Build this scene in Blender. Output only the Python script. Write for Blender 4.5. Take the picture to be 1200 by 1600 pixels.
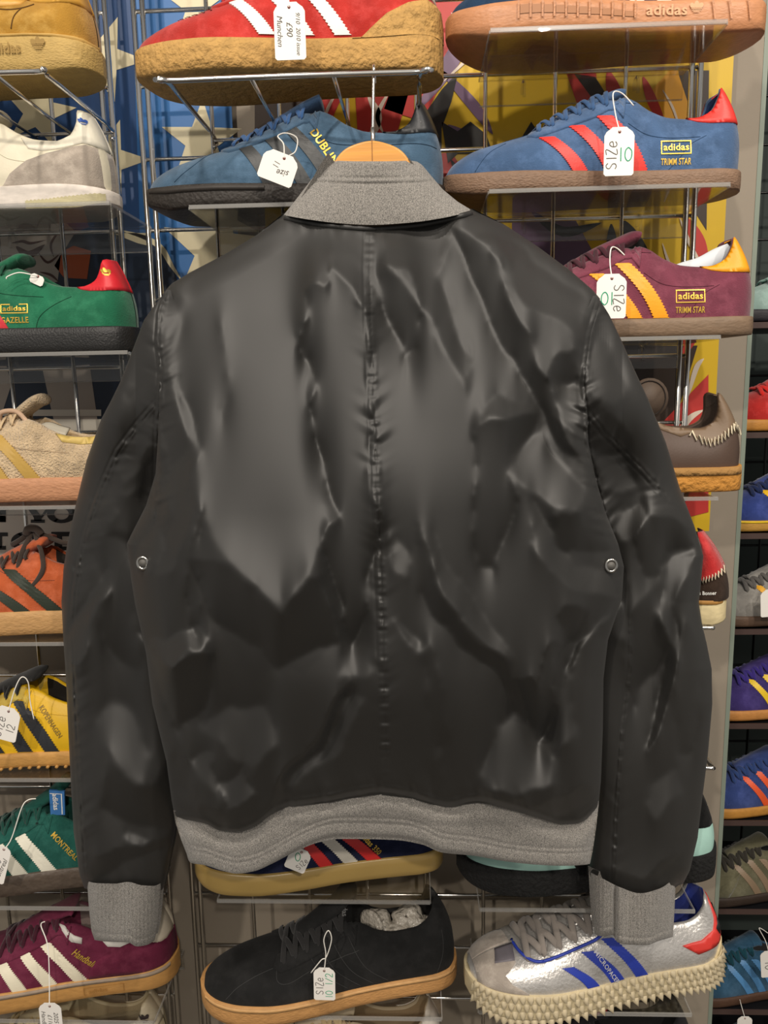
import bpy, bmesh, math, random
import numpy as np
from mathutils import Vector, Matrix
from mathutils.geometry import delaunay_2d_cdt

for o in list(bpy.data.objects):
    bpy.data.objects.remove(o)
SC = bpy.context.scene
COL = SC.collection
rnd = random.Random(7)
nrng = np.random.default_rng(11)

# ------------------------------------------------------------------ camera
FPX = 1200.0                       # focal length in pixels of a 1200 x 1600 frame
PITCH, ROLL, YAW = 0.1666, 0.0195, 0.0404
CAM = np.array([0.0, 0.0, 1.5])
_F = np.array([-math.sin(YAW) * math.cos(PITCH), math.cos(YAW) * math.cos(PITCH), -math.sin(PITCH)])
_R0 = np.array([math.cos(YAW), math.sin(YAW), 0.0])
_U0 = np.cross(_R0, _F)
_R = math.cos(ROLL) * _R0 - math.sin(ROLL) * _U0
_U = math.cos(ROLL) * _U0 + math.sin(ROLL) * _R0


def at(px, py, Y):
    """the point of the shop that stands at depth Y where the photograph shows pixel px, py"""
    px = np.asarray(px, float); py = np.asarray(py, float); Y = np.asarray(Y, float)
    d = _F + _R * ((px - 600) / FPX)[..., None] + _U * ((800 - py) / FPX)[..., None]
    return CAM + d * (Y / d[..., 1])[..., None]


def proj(P):
    d = np.asarray(P, float) - CAM
    z = d @ _F
    return np.stack([600 + FPX * (d @ _R) / z, 800 - FPX * (d @ _U) / z], -1)


cd = bpy.data.cameras.new('camera')
cam = bpy.data.objects.new('camera', cd)
COL.objects.link(cam)
cd.sensor_fit = 'VERTICAL'; cd.sensor_height = 36.0; cd.lens = 36.0 * FPX / 1600.0
cd.clip_start = 0.02
mw = Matrix.Identity(4)
for i in range(3):
    mw[i][0], mw[i][1], mw[i][2], mw[i][3] = _R[i], _U[i], -_F[i], CAM[i]
cam.matrix_world = mw
SC.camera = cam

# ------------------------------------------------------------------ light
W = bpy.data.worlds.new('world'); SC.world = W; W.use_nodes = True
W.node_tree.nodes['Background'].inputs[0].default_value = (1.0, 0.96, 0.91, 1)
W.node_tree.nodes['Background'].inputs[1].default_value = 0.34


def spot(name, loc, to, power, size=0.05, cone=60, blend=0.5, col=(1.0, 0.91, 0.80)):
    l = bpy.data.lights.new(name, 'SPOT')
    l.energy = power; l.color = col; l.shadow_soft_size = size
    l.spot_size = math.radians(cone); l.spot_blend = blend
    o = bpy.data.objects.new(name, l); COL.objects.link(o)
    o.location = loc
    o.rotation_euler = (Vector(to) - Vector(loc)).to_track_quat('-Z', 'Y').to_euler()
    return o


spot('ceiling_spot', (0.62, -0.25, 2.95), (0.30, 0.95, 1.35), 50, 0.04, 62, 0.6)
spot('ceiling_spot', (-0.45, -0.10, 2.95), (-0.20, 0.95, 1.45), 50, 0.04, 62, 0.6)
spot('ceiling_spot', (-0.85, -1.70, 2.95), (-0.30, 1.0, 1.30), 110, 0.05, 46, 0.6)
spot('ceiling_spot', (1.35, -0.40, 2.95), (0.95, 1.4, 1.2), 70, 0.04, 60, 0.6)
spot('ceiling_spot', (0.55, -1.70, 2.95), (0.15, 0.95, 1.30), 110, 0.05, 44, 0.7)
SC.view_settings.view_transform = 'Standard'
SC.view_settings.look = 'None'
SC.view_settings.gamma = 1
SC.view_settings.use_curve_mapping = False
SC.view_settings.exposure = 0.0

# ------------------------------------------------------------------ materials
_M = {}


def lin(c):
    if isinstance(c, str):
        c = [int(c[i:i + 2], 16) / 255 for i in (0, 2, 4)]
    return tuple(x / 12.92 if x <= 0.04045 else ((x + 0.055) / 1.055) ** 2.4 for x in c)


def M(name, col='808080', rough=0.6, metal=0.0, bump=None, var=None, sheen=0.0, spec=0.5, trans=0.0, alpha=1.0, ior=1.45, detail=3.0, stretch=None, coat=0.0):
    """bump = (scale, strength[, distance]); var = (scale, amount): colour variation of the thing itself"""
    if name in _M:
        return _M[name]
    m = bpy.data.materials.new(name); m.use_nodes = True
    nt = m.node_tree; b = nt.nodes['Principled BSDF']
    c = lin(col)
    b.inputs['Base Color'].default_value = (*c, 1)
    b.inputs['Roughness'].default_value = rough
    b.inputs['Metallic'].default_value = metal
    b.inputs['Specular IOR Level'].default_value = spec
    b.inputs['IOR'].default_value = ior
    b.inputs['Sheen Weight'].default_value = sheen
    b.inputs['Sheen Roughness'].default_value = 0.5
    b.inputs['Transmission Weight'].default_value = trans
    b.inputs['Alpha'].default_value = alpha
    b.inputs['Coat Weight'].default_value = coat
    tc = nt.nodes.new('ShaderNodeTexCoord')
    src = tc.outputs['Object']
    if stretch:
        mp = nt.nodes.new('ShaderNodeMapping'); mp.inputs['Scale'].default_value = stretch
        nt.links.new(src, mp.inputs[0]); src = mp.outputs[0]
    if var:
        n = nt.nodes.new('ShaderNodeTexNoise'); n.inputs['Scale'].default_value = var[0]; n.inputs['Detail'].default_value = 4
        r = nt.nodes.new('ShaderNodeMapRange')
        r.inputs[1].default_value = 0.3; r.inputs[2].default_value = 0.7
        r.inputs[3].default_value = 1 - var[1]; r.inputs[4].default_value = 1 + var[1]
        mx = nt.nodes.new('ShaderNodeMix'); mx.data_type = 'RGBA'; mx.blend_type = 'MULTIPLY'
        mx.inputs[0].default_value = 1; mx.inputs[6].default_value = (*c, 1)
        nt.links.new(src, n.inputs[0]); nt.links.new(n.outputs[0], r.inputs[0])
        nt.links.new(r.outputs[0], mx.inputs[7]); nt.links.new(mx.outputs[2], b.inputs['Base Color'])
    if bump:
        n = nt.nodes.new('ShaderNodeTexNoise'); n.inputs['Scale'].default_value = bump[0]; n.inputs['Detail'].default_value = detail
        bp = nt.nodes.new('ShaderNodeBump'); bp.inputs['Strength'].default_value = bump[1]
        bp.inputs['Distance'].default_value = bump[2] if len(bump) > 2 else 0.001
        nt.links.new(src, n.inputs[0]); nt.links.new(n.outputs[0], bp.inputs['Height']); nt.links.new(bp.outputs[0], b.inputs['Normal'])
    _M[name] = m
    return m


def suede(col, v=0.22):
    new = 'suede_' + col not in _M
    m = _suede(col, v)
    if new:                                   # the nap: brushed paler patches
        nt = m.node_tree; b = nt.nodes['Principled BSDF']; src = b.inputs['Base Color'].links[0].from_socket
        c = lin(col); g = sum(c) / 3
        n = nt.nodes.new('ShaderNodeTexNoise'); n.inputs['Scale'].default_value = 38; n.inputs['Detail'].default_value = 7; n.inputs['Roughness'].default_value = .68
        r = nt.nodes.new('ShaderNodeMapRange'); r.inputs[1].default_value = .47; r.inputs[2].default_value = .72; r.inputs[4].default_value = .42
        mx = nt.nodes.new('ShaderNodeMix'); mx.data_type = 'RGBA'
        mx.inputs[7].default_value = (*[min(.8, x * 1.5 + g * .35 + .008) for x in c], 1)
        tc = [q for q in nt.nodes if q.type == 'TEX_COORD'][0]
        nt.links.new(tc.outputs['Object'], n.inputs[0]); nt.links.new(n.outputs[0], r.inputs[0]); nt.links.new(r.outputs[0], mx.inputs[0])
        nt.links.new(src, mx.inputs[6]); nt.links.new(mx.outputs[2], b.inputs['Base Color'])
    return m


def dull(col, k=.80, d=.10):
    r = [int(col[i:i + 2], 16) / 255 for i in (0, 2, 4)]; g = sum(r) / 3
    return ''.join('%02x' % int(255 * (x * (1 - d) + g * d) * (1 if g < .16 else k ** .5)) for x in r)


def _suede(col, v):
    col0 = col; col = dull(col)
    return M('suede_' + col0, col, 0.95, bump=(700, 0.5, 0.0012), var=(28, v), sheen=0.25 if sum(lin(col)) > .2 else .04, spec=0.2)


def leather(col, rough=0.45):
    return M('leather_%s_%d' % (col, rough * 100), col, rough, bump=(420, 0.18, 0.0008), var=(60, 0.05))


def rubber(col, scale=260, strength=0.5, rough=0.6, st=(1, 1, 2.2)):
    return M('rubber_%s_%d' % (col, scale), col, rough, bump=(scale, strength, 0.0016), var=(90, 0.10), stretch=st, detail=1.0)


def cloth(col):
    return M('cloth_' + col, col, 0.9, bump=(900, 0.5, 0.001), sheen=0.2, spec=0.2)


CHROME = M('chrome', 'dcdad6', 0.2, 1.0)
BLACKWIRE = M('black_wire', '141414', 0.35)
PAPER = M('tag_paper', 'efebe4', 0.8)
STRING = M('tag_string', 'ece8e0', 0.9)
INK = M('grey_ink', '55524f', 0.7)
GREENINK = M('green_ink', '1f9a72', 0.6)
GOLD = M('gold_print', 'd9b24a', 0.35, 0.6)
WHITEPRINT = M('white_print', 'e8e6e0', 0.5)


def acrylic():
    if 'acrylic' in _M:
        return _M['acrylic']
    m = bpy.data.materials.new('acrylic'); m.use_nodes = True
    nt = m.node_tree; nt.nodes.clear()
    out = nt.nodes.new('ShaderNodeOutputMaterial')
    g = nt.nodes.new('ShaderNodeBsdfGlossy'); g.inputs['Roughness'].default_value = 0.01
    t = nt.nodes.new('ShaderNodeBsdfTransparent'); t.inputs[0].default_value = (0.93, 0.93, 0.92, 1)
    f = nt.nodes.new('ShaderNodeFresnel')
    gm = nt.nodes.new('ShaderNodeNewGeometry'); ir = nt.nodes.new('ShaderNodeMapRange')     # the same reflectance on entering and leaving the sheet
    ir.inputs[3].default_value = 1.49; ir.inputs[4].default_value = 1 / 1.49
    nt.links.new(gm.outputs['Backfacing'], ir.inputs[0]); nt.links.new(ir.outputs[0], f.inputs[0])
    mx = nt.nodes.new('ShaderNodeMixShader')
    nt.links.new(f.outputs[0], mx.inputs[0]); nt.links.new(t.outputs[0], mx.inputs[1]); nt.links.new(g.outputs[0], mx.inputs[2])
    nt.links.new(mx.outputs[0], out.inputs[0])
    _M['acrylic'] = m
    return m


EDGE = M('acrylic_edge', 'aaa8a4', .25, alpha=.38)


# ------------------------------------------------------------------ mesh helpers
def mk(name, V, Fc, mat, parent=None, smooth=True, mats=None, midx=None):
    me = bpy.data.meshes.new(name)
    me.from_pydata([tuple(map(float, v)) for v in V], [], [tuple(f) for f in Fc])
    if smooth:
        me.polygons.foreach_set('use_smooth', [True] * len(me.polygons))
    for mm in (mats or [mat]):
        me.materials.append(mm)
    if midx is not None:
        me.polygons.foreach_set('material_index', midx)
    me.update()
    o = bpy.data.objects.new(name, me); COL.objects.link(o)
    if parent is not None:
        o.parent = parent
    return o


def tag(o, label, cat, group=None):
    o['label'] = label; o['category'] = cat
    if group:
        o['group'] = group
    return o


def empty(name, loc, label=None, cat=None, group=None, rz=0.0):
    o = bpy.data.objects.new(name, None); COL.objects.link(o)
    o.empty_display_size = 0.02
    o.location = tuple(map(float, loc)); o.rotation_euler = (0, 0, rz)
    if label:
        tag(o, label, cat, group)
    return o


def merge(parts):
    V, Fc = [], []
    for v, f in parts:
        k = len(V)
        V += [tuple(p) for p in v]
        Fc += [tuple(i + k for i in q) for q in f]
    return V, Fc


def box(c, s):
    x, y, z = c; a, b, d = s[0] / 2, s[1] / 2, s[2] / 2
    V = [(x + i * a, y + j * b, z + k * d) for i in (-1, 1) for j in (-1, 1) for k in (-1, 1)]
    return V, [(0, 1, 3, 2), (4, 6, 7, 5), (0, 4, 5, 1), (2, 3, 7, 6), (0, 2, 6, 4), (1, 5, 7, 3)]


def smoothpts(P, n, closed=False):
    """Catmull-Rom through P, n points per span"""
    P = [np.asarray(p, float) for p in P]
    out = []; m = len(P)
    for i in range(m if closed else m - 1):
        g = (lambda k: P[k % m]) if closed else (lambda k: P[min(max(k, 0), m - 1)])
        a, b, c, d = g(i - 1), g(i), g(i + 1), g(i + 2)
        for k in range(n):
            t = k / n
            out.append(0.5 * (2 * b + (c - a) * t + (2 * a - 5 * b + 4 * c - d) * t * t + (3 * b - a - 3 * c + d) * t ** 3))
    if not closed:
        out.append(P[-1])
    return np.array(out)


def tube(P, rx, ry=None, n=8, up=(0, -1, 0), closed=False, caps=True):
    """sweep of an ellipse; ry measured along 'up'"""
    P = np.asarray(P, float); ry = rx if ry is None else ry
    m = len(P)
    if closed:
        T = np.roll(P, -1, 0) - np.roll(P, 1, 0)
    else:
        T = np.gradient(P, axis=0)
    T /= np.linalg.norm(T, axis=1)[:, None] + 1e-12
    up = np.broadcast_to(np.asarray(up, float), P.shape)
    S = np.cross(T, up)
    bad = np.linalg.norm(S, axis=1) < 0.05
    S[bad] = np.cross(T[bad], np.array([1.0, 0.13, 0.05]))
    S /= np.linalg.norm(S, axis=1)[:, None] + 1e-12
    Nn = np.cross(S, T)
    rx = np.broadcast_to(np.asarray(rx, float), (m,)); ry = np.broadcast_to(np.asarray(ry, float), (m,))
    a = np.arange(n) * 2 * math.pi / n
    V = (P[:, None] + S[:, None] * (np.cos(a)[None, :, None] * rx[:, None, None]) + Nn[:, None] * (np.sin(a)[None, :, None] * ry[:, None, None])).reshape(-1, 3)
    Fc = []
    for i in range(m if closed else m - 1):
        j = (i + 1) % m
        for k in range(n):
            l = (k + 1) % n
            Fc.append((i * n + k, i * n + l, j * n + l, j * n + k))
    if caps and not closed:
        Fc.append(tuple(range(n - 1, -1, -1))); Fc.append(tuple((m - 1) * n + k for k in range(n)))
    return V, Fc


def gridfaces(nu, nv):
    return [(i * nv + j, (i + 1) * nv + j, (i + 1) * nv + j + 1, i * nv + j + 1) for i in range(nu - 1) for j in range(nv - 1)]


def prism(poly, thick, lift=0.0, axis=-1):
    """polygon (x, z) extruded in y; front towards -y"""
    n = len(poly)
    V = [(p[0], -lift - thick, p[1]) for p in poly] + [(p[0], -lift, p[1]) for p in poly]
    Fc = [tuple(range(n)), tuple(range(2 * n - 1, n - 1, -1))] + [(i, i + n, (i + 1) % n + n, (i + 1) % n) for i in range(n)]
    return V, Fc


_T = {}


def textmesh(s, bold=False, shear=0.0, space=1.0):
    """flat lettering: vertices (x, y) with cap height about 0.7, starts at x = 0; returns V, faces, width"""
    k = (s, bold, shear, space)
    if k not in _T:
        c = bpy.data.curves.new('lettering', 'FONT')
        c.body = s; c.size = 1.0; c.shear = shear; c.space_character = space
        c.offset = 0.018 if bold else 0.0
        c.resolution_u = 3
        o = bpy.data.objects.new('lettering', c)
        me = o.to_mesh()
        V = np.array([v.co[:2] for v in me.vertices]) if len(me.vertices) else np.zeros((0, 2))
        Fc = [tuple(p.vertices) for p in me.polygons]
        o.to_mesh_clear()
        bpy.data.objects.remove(o); bpy.data.curves.remove(c)
        x0 = V[:, 0].min()
        V[:, 0] -= x0
        _T[k] = (V, Fc, V[:, 0].max())
    return _T[k]


def sm(x, a, b):
    t = np.clip((np.asarray(x, float) - a) / (b - a), 0, 1)
    return t * t * (3 - 2 * t)


def curve1(pts):
    """monotone cubic through points"""
    x = np.array([p[0] for p in pts], float); y = np.array([p[1] for p in pts], float)
    h = np.diff(x); d = np.diff(y) / h
    m = np.zeros_like(y); m[0] = d[0]; m[-1] = d[-1]
    for i in range(1, len(x) - 1):
        if d[i - 1] * d[i] > 0:
            w1 = 2 * h[i] + h[i - 1]; w2 = h[i] + 2 * h[i - 1]
            m[i] = (w1 + w2) / (w1 / d[i - 1] + w2 / d[i])

    def f(t):
        t = np.clip(np.asarray(t, float), x[0], x[-1])
        i = np.clip(np.searchsorted(x, t) - 1, 0, len(x) - 2)
        u = (t - x[i]) / h[i]
        return ((1 + 2 * u) * (1 - u) ** 2 * y[i] + u * (1 - u) ** 2 * h[i] * m[i] + u * u * (3 - 2 * u) * y[i + 1] + u * u * (u - 1) * h[i] * m[i + 1])
    return f


# ------------------------------------------------------------------ the setting
YG, YW, YP = 1.0, 1.06, 1.045            # grid panels, wall face, posters
WALLMAT = M('wall_paint', '8d8375', 0.75, bump=(160, 0.15, 0.001), var=(3, 0.06))
XE = float(at(1146, 900, YW)[0])         # where the wall ends and the recess begins


def struct(name, V, Fc, mat, parent=None, **k):
    o = mk(name, V, Fc, mat, parent, smooth=False, **k)
    if parent is None:
        o['kind'] = 'structure'
    return o


struct('wall_back', *box(((-2.2 + XE) / 2, YW + 0.06, 1.5), (XE + 2.2, 0.12, 3.0)), WALLMAT)
struct('trim_1', *box((XE + 0.003, YW + 0.0597, 1.5), (0.006, 0.1206, 3.0)), M('pale_edge', '7c867a', 0.5))
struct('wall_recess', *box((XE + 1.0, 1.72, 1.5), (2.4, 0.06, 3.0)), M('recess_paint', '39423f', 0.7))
struct('floor', *box((0.3, 0.2, -0.02), (5.0, 4.4, 0.04)), M('shop_floor', '8a7f70', 0.5, var=(6, 0.15)))

# ---- posters
def poly_print(name, polys, mat, parent, lift):
    for P in polys:
        n = len(P)
        P = np.array(P, float)
        V = at(P[:, 0], P[:, 1], np.full(n, YP - lift)) - np.array(parent.location)
        o = mk(name, V, [tuple(range(n))], mat, parent, smooth=False)
    return o


def rib(P, w):
    """tapering ribbon polygon along a pixel polyline"""
    P = smoothpts(P, 6); T = np.gradient(P, axis=0); T /= np.linalg.norm(T, axis=1)[:, None]
    N = np.stack([-T[:, 1], T[:, 0]], 1)
    ww = np.sin(np.linspace(0.12, math.pi - 0.02, len(P)))[:, None] * w / 2
    return list(map(tuple, P + N * ww)) + list(map(tuple, (P - N * ww)[::-1]))


def poster(name, x0, x1, y0, y1, mat, label):
    a = at(x0, y0, YP); b = at(x1, y1, YP)
    r = empty(name, ((a[0] + b[0]) / 2, YP, b[2]), label, 'poster')
    mk('paper', *box((0, 0.0006, (a[2] - b[2]) / 2), (b[0] - a[0], 0.0012, a[2] - b[2])), mat, r, smooth=False)
    return r


def star(cx, cy, R, rot=0):
    return [(cx + R * (1 if i % 2 == 0 else 0.40) * math.sin(rot + i * math.pi / 5), cy - R * (1 if i % 2 == 0 else 0.40) * math.cos(rot + i * math.pi / 5)) for i in range(10)]


def ink(n, c, r=0.45):
    return M('print_' + n, c, r)


p1 = poster('star_poster', -160, 396, -60, 872, ink('blue', '2c67a4'), 'blue wall poster with cream stars, dark coat and black slab letters')
poly_print('printed_deep_blue', [[(-150, -50), (205, -50), (222, 470), (-150, 470)]], ink('deepblue', '1f4474'), p1, 0.0004)  # left part of the poster in a deeper blue
poly_print('printed_star', [star(315, 220, 66, 0.02), star(160, 92, 70, 0.35), star(168, 250, 66, 0.3), star(340, 392, 92, 0.1), star(305, 12, 40, 0), star(60, 175, 60, .2), star(60, 20, 60, .1)],
           ink('cream', 'd8cda9'), p1, 0.0008)
poly_print('printed_coat', [[(-150, 372), (60, 380), (110, 362), (170, 365), (225, 370), (262, 400), (290, 470), (290, 660), (-150, 660)]], ink('navy', '1c2a3e'), p1, 0.0012)
poly_print('printed_outline', [rib([(190, 360), (228, 372), (252, 388), (268, 415), (285, 440)], 9), [(175, 364), (232, 364), (232, 384), (215, 380)]], ink('cream', 'd8cda9'), p1, 0.0016)
poly_print('printed_collar', [[(98, 392), (115, 384), (142, 392), (136, 436), (100, 434), (85, 415)]], ink('orange', 'b4552a'), p1, 0.0016)
poly_print('printed_beard', [[(-150, 330), (100, 345), (118, 362), (95, 400), (90, 440), (70, 445), (-150, 445)], [(66, 575), (140, 570), (150, 640), (158, 700), (95, 700), (80, 640)], [(-150, 570), (10, 572), (18, 600), (5, 640), (-150, 640)]], ink('grey', 'a89e94'), p1, 0.0016)
poly_print('printed_lines', [rib([(18, 380), (35, 377), (48, 380), (72, 375)], 5), rib([(25, 385), (45, 398), (70, 382)], 12), rib([(60, 395), (75, 410), (95, 395)], 4), rib([(5, 420), (20, 410), (40, 414)], 4), rib([(62, 425), (80, 430), (92, 441)], 4), rib([(100, 352), (80, 380), (84, 402)], 4)], ink('umber', '4a2c24'), p1, 0.002)
poly_print('printed_panel', [[(-150, 640), (158, 640), (158, 650), (-150, 650)], [(-150, 655), (390, 655), (390, 870), (-150, 870)]], ink('offwhite', 'd6d0c4'), p1, 0.002)


def poster_text(parent, s, px, py, h, mat, lift, bold=True):
    V, Fc, w = textmesh(s, bold, 0, 1.05)
    sc = h / 0.7
    P = at(px + V[:, 0] * sc * 1.05, py - V[:, 1] * sc, np.full(len(V), YP - lift)) - np.array(parent.location)
    return mk('printed_lettering', P, Fc, mat, parent, smooth=False)


_blk = ink('black', '171513')


def slab(glyphs, parent):
    """heavy slab letters drawn as pixel polygons"""
    return poly_print('printed_lettering', glyphs, _blk, parent, 0.0026)


def rect(a, b, c, d): return [(a, b), (c, b), (c, d), (a, d)]


slab([rect(-40, 792, -12, 798), rect(-6, 791, 13, 797), rect(0, 797, 9, 815), [(-20, 792), (-8, 792), (9, 808), (9, 816), (0, 816), (-20, 797)],
      rect(40, 789, 62, 796), rect(66, 789, 78, 796), [(44, 796), (56, 796), (64, 806), (71, 796), (77, 796), (65, 810), (65, 814), (53, 814), (53, 809)], rect(48, 812, 70, 817)] +
     [[(96 + 23 * math.cos(a) * k[0], 803 + 14.5 * math.sin(a) * k[1]) for k, a in ([((1, 1), t) for t in np.linspace(-2.2, 2.2, 16)] + [((.5, .62), t) for t in np.linspace(2.2, -2.2, 16)])],
      [(96 + 23 * math.cos(a) * k[0], 803 + 14.5 * math.sin(a) * k[1]) for k, a in ([((1, 1), t) for t in np.linspace(2.0, 4.3, 10)] + [((.5, .62), t) for t in np.linspace(4.3, 2.0, 10)])],
      rect(-20, 832, 12, 838), rect(-8, 838, 3, 856), rect(-14, 853, 9, 859), rect(62, 842, 76, 848),
      rect(80, 831, 120, 838), rect(85, 838, 97, 856), rect(79, 854, 125, 860),
      [(40 + 23 * math.cos(a) * k[0], 846 + 15 * math.sin(a) * k[1]) for k, a in ([((1, 1), t) for t in np.linspace(-2.2, 2.2, 16)] + [((.5, .62), t) for t in np.linspace(2.2, -2.2, 16)])],
      [(40 + 23 * math.cos(a) * k[0], 846 + 15 * math.sin(a) * k[1]) for k, a in ([((1, 1), t) for t in np.linspace(2.0, 4.3, 10)] + [((.5, .62), t) for t in np.linspace(4.3, 2.0, 10)])]], p1)

p2 = poster('flame_poster', 397, 1108, -60, 830, ink('yellow', 'c9a518'), 'yellow wall poster covered in red, black and purple flame shapes')
poly_print('printed_dark', [[(398, -50), (470, -50), (520, 60), (500, 120), (478, 150), (462, 200), (398, 360)], [(900, 540), (1090, 540), (1060, 640), (1010, 820), (900, 820)], [(1060, 110), (1108, 110), (1104, 360), (1085, 330), (1075, 230)]], ink('brown', '35281f'), p2, 0.0004)
poly_print('printed_red', [[(640, -50), (790, -50), (760, 60), (700, 110), (660, 190), (600, 170), (640, 60)], [(555, 145), (640, 140), (620, 210), (560, 230)], [(505, 140), (540, 140), (512, 200), (490, 200)],
                           [(1035, 660), (1107, 585), (1107, 800), (1030, 820), (1015, 740)], rib([(950, 110), (965, 160), (985, 205)], 26), rib([(1055, 0), (1045, 40), (1030, 75)], 14), rib([(1005, 120), (1020, 160), (1042, 205)], 16),
                           rib([(1072, 340), (1092, 380), (1105, 430)], 22), rib([(930, 455), (938, 420), (955, 385)], 34), rib([(690, 240), (702, 262), (692, 300)], 30), rib([(1064, 560), (1085, 520), (1098, 470)], 16), rib([(1000, 0), (985, 45), (1010, 90)], 14),
                           [(880, 100), (930, 95), (935, 160), (915, 200)]], ink('red', 'b3312c'), p2, 0.0008)
poly_print('printed_cream', [rib([(575, 150), (590, 185), (572, 230)], 14), rib([(610, 140), (590, 180), (600, 210)], 7), rib([(528, 140), (512, 170), (500, 205)], 5), rib([(705, 20), (730, 45), (705, 80)], 9), rib([(745, 0), (735, 30), (742, 60)], 7), rib([(770, 20), (740, 80), (690, 130)], 6),
                             rib([(1062, 340), (1080, 385), (1100, 420)], 6), rib([(1052, 780), (1075, 720), (1100, 690)], 12), rib([(1042, 720), (1072, 660), (1100, 640)], 10), rib([(1075, 620), (1088, 575), (1100, 560)], 8), rib([(1035, 140), (1052, 170), (1066, 215)], 4),
                             rib([(1035, 380), (1050, 420), (1075, 440)], 5)], ink('bone', 'cdbfae'), p2, 0.0012)
poly_print('printed_purple', [rib([(740, 30), (705, 95), (650, 175)], 26), rib([(690, 110), (740, 165), (770, 210)], 18), [(800, 340), (900, 345), (930, 400), (905, 470), (840, 430), (800, 400)], rib([(700, 195), (735, 215), (760, 235)], 12), rib([(730, 0), (712, 28), (722, 55)], 14)], ink('purple', '6d5570'), p2, 0.0010)
poly_print('printed_black', [[(655, 190), (690, 140), (716, 112), (705, 160), (690, 200), (690, 300), (650, 300)], [(690, 190), (715, 205), (735, 190), (760, 210), (770, 240), (715, 240), (700, 255)],
                             [(815, 215), (830, 190), (840, 205), (870, 190), (885, 178), (905, 180), (895, 210), (860, 225), (830, 230)], [(897, 115), (930, 120), (965, 175), (955, 190), (930, 160)], [(820, 30), (900, 25), (960, 50), (940, 85), (870, 90), (830, 70)],
                             rib([(830, 330), (880, 362), (940, 348)], 16), rib([(975, 345), (1000, 400), (1015, 460)], 30), rib([(955, 350), (960, 400), (985, 440)], 20), rib([(705, 250), (720, 285), (700, 320)], 12),
                             rib([(1080, 760), (1060, 790), (1055, 820)], 14)], ink('black', '171513'), p2, 0.0014)
poly_print('printed_gold', [[(850, 400), (870, 372), (895, 378), (905, 420), (880, 450)], [(1010, 150), (1055, 100), (1078, 170), (1082, 260), (1040, 330), (1020, 250)]], ink('amber', 'd99a16'), p2, 0.0006)


# ---- chrome grid panels
def grid_panel(name, label, cols, x_post, rows, zt, zb, mat, Y, rw=0.0026, rp=0.0036, group=None, posts=None):
    xs = list(cols)
    r = empty(name, (x_post[0], Y, zb), label, 'rack', group)
    O = np.array([x_post[0], Y, zb])

    def wire(nm, a, b, rad, n=10):
        a = np.array(a) - O; b = np.array(b) - O
        return mk(nm, *tube([a, b], rad, n=n), mat, r)
    for x in x_post:
        wire('frame_post', (x, Y, zb), (x, Y, zt), rp)
    for x in xs:
        wire('vertical_wire', (x, Y - rw, zb), (x, Y - rw, zt), rw)
    xa, xb = min(xs + list(x_post)), max(xs + list(x_post))
    for z in rows:
        wire('horizontal_wire', (xa, Y + rw * 0.6, z), (xb, Y + rw * 0.6, z), rw)
    return r


GX0, GZ0, GA, GB = -0.3247, 1.5 + 0.4468, 0.0832, 0.0840
rowsC = [GZ0 + GB * 2 - GB * i for i in range(0, 21)]
grid_panel('chrome_grid_panel', 'wide chrome grid rack behind the jacket in front of both posters', [GX0 + GA * i for i in range(1, 8)], [GX0 - 0.0055, GX0 + 0.0055, GX0 + 8 * GA - 0.005, GX0 + 8 * GA + 0.005], rowsC, 2.18, 0.35, CHROME, YG)
XL = float(at(166, 150, YG)[0])
grid_panel('chrome_grid_panel', 'narrow chrome grid rack to the left of the jacket carrying the left shoes', [XL - 0.068 - 0.0832 * i for i in range(0, 5)], [XL - 0.005, XL + 0.006, XL - 0.44], rowsC, 2.18, 0.35, CHROME, YG)

# black grid in the recess on the right
YB = 1.60
bx = [XE + 0.02 + 0.085 * i for i in range(0, 6)]
grid_panel('black_grid_panel', 'black wire grid rack inside the recess past the wall end', bx, [XE - 0.06, XE + 0.6], [0.45 + 0.0875 * i for i in range(0, 19)], 2.18, 0.35, BLACKWIRE, YB, 0.0025, 0.004)
# ------------------------------------------------------------------ shoes
# A shoe is modelled along x from toe (0) to heel (1), y across, z up, in shoe lengths; each station has a cross-section ring.
K1, K2, NS = 16, 9, 64
PLAN = curve1([(0, 0), (0.008, .042), (0.03, .08), (0.08, .118), (0.16, .147), (0.28, .163), (0.42, .152), (0.6, .128), (0.75, .12), (0.88, .118), (0.95, .1), (0.985, .06), (0.997, .025), (1.0, 0)])
DEF = dict(
    zs=[(0, .085), (.1, .07), (.5, .062), (1, .066)],
    z0=[(0, .036), (.05, .014), (.14, 0), (.9, 0), (1, .006)],
    top=[(0, .09), (.02, .115), (.05, .135), (.1, .158), (.18, .182), (.27, .205), (.36, .24), (.46, .29), (.54, .325), (.62, .33)],
    rim=[(.4, .31), (.56, .312), (.62, .298), (.68, .262), (.75, .238), (.83, .233), (.89, .25), (.94, .295), (.975, .33), (1, .335)],
    lean=.055, n=2.3, flare=1.06)


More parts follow.
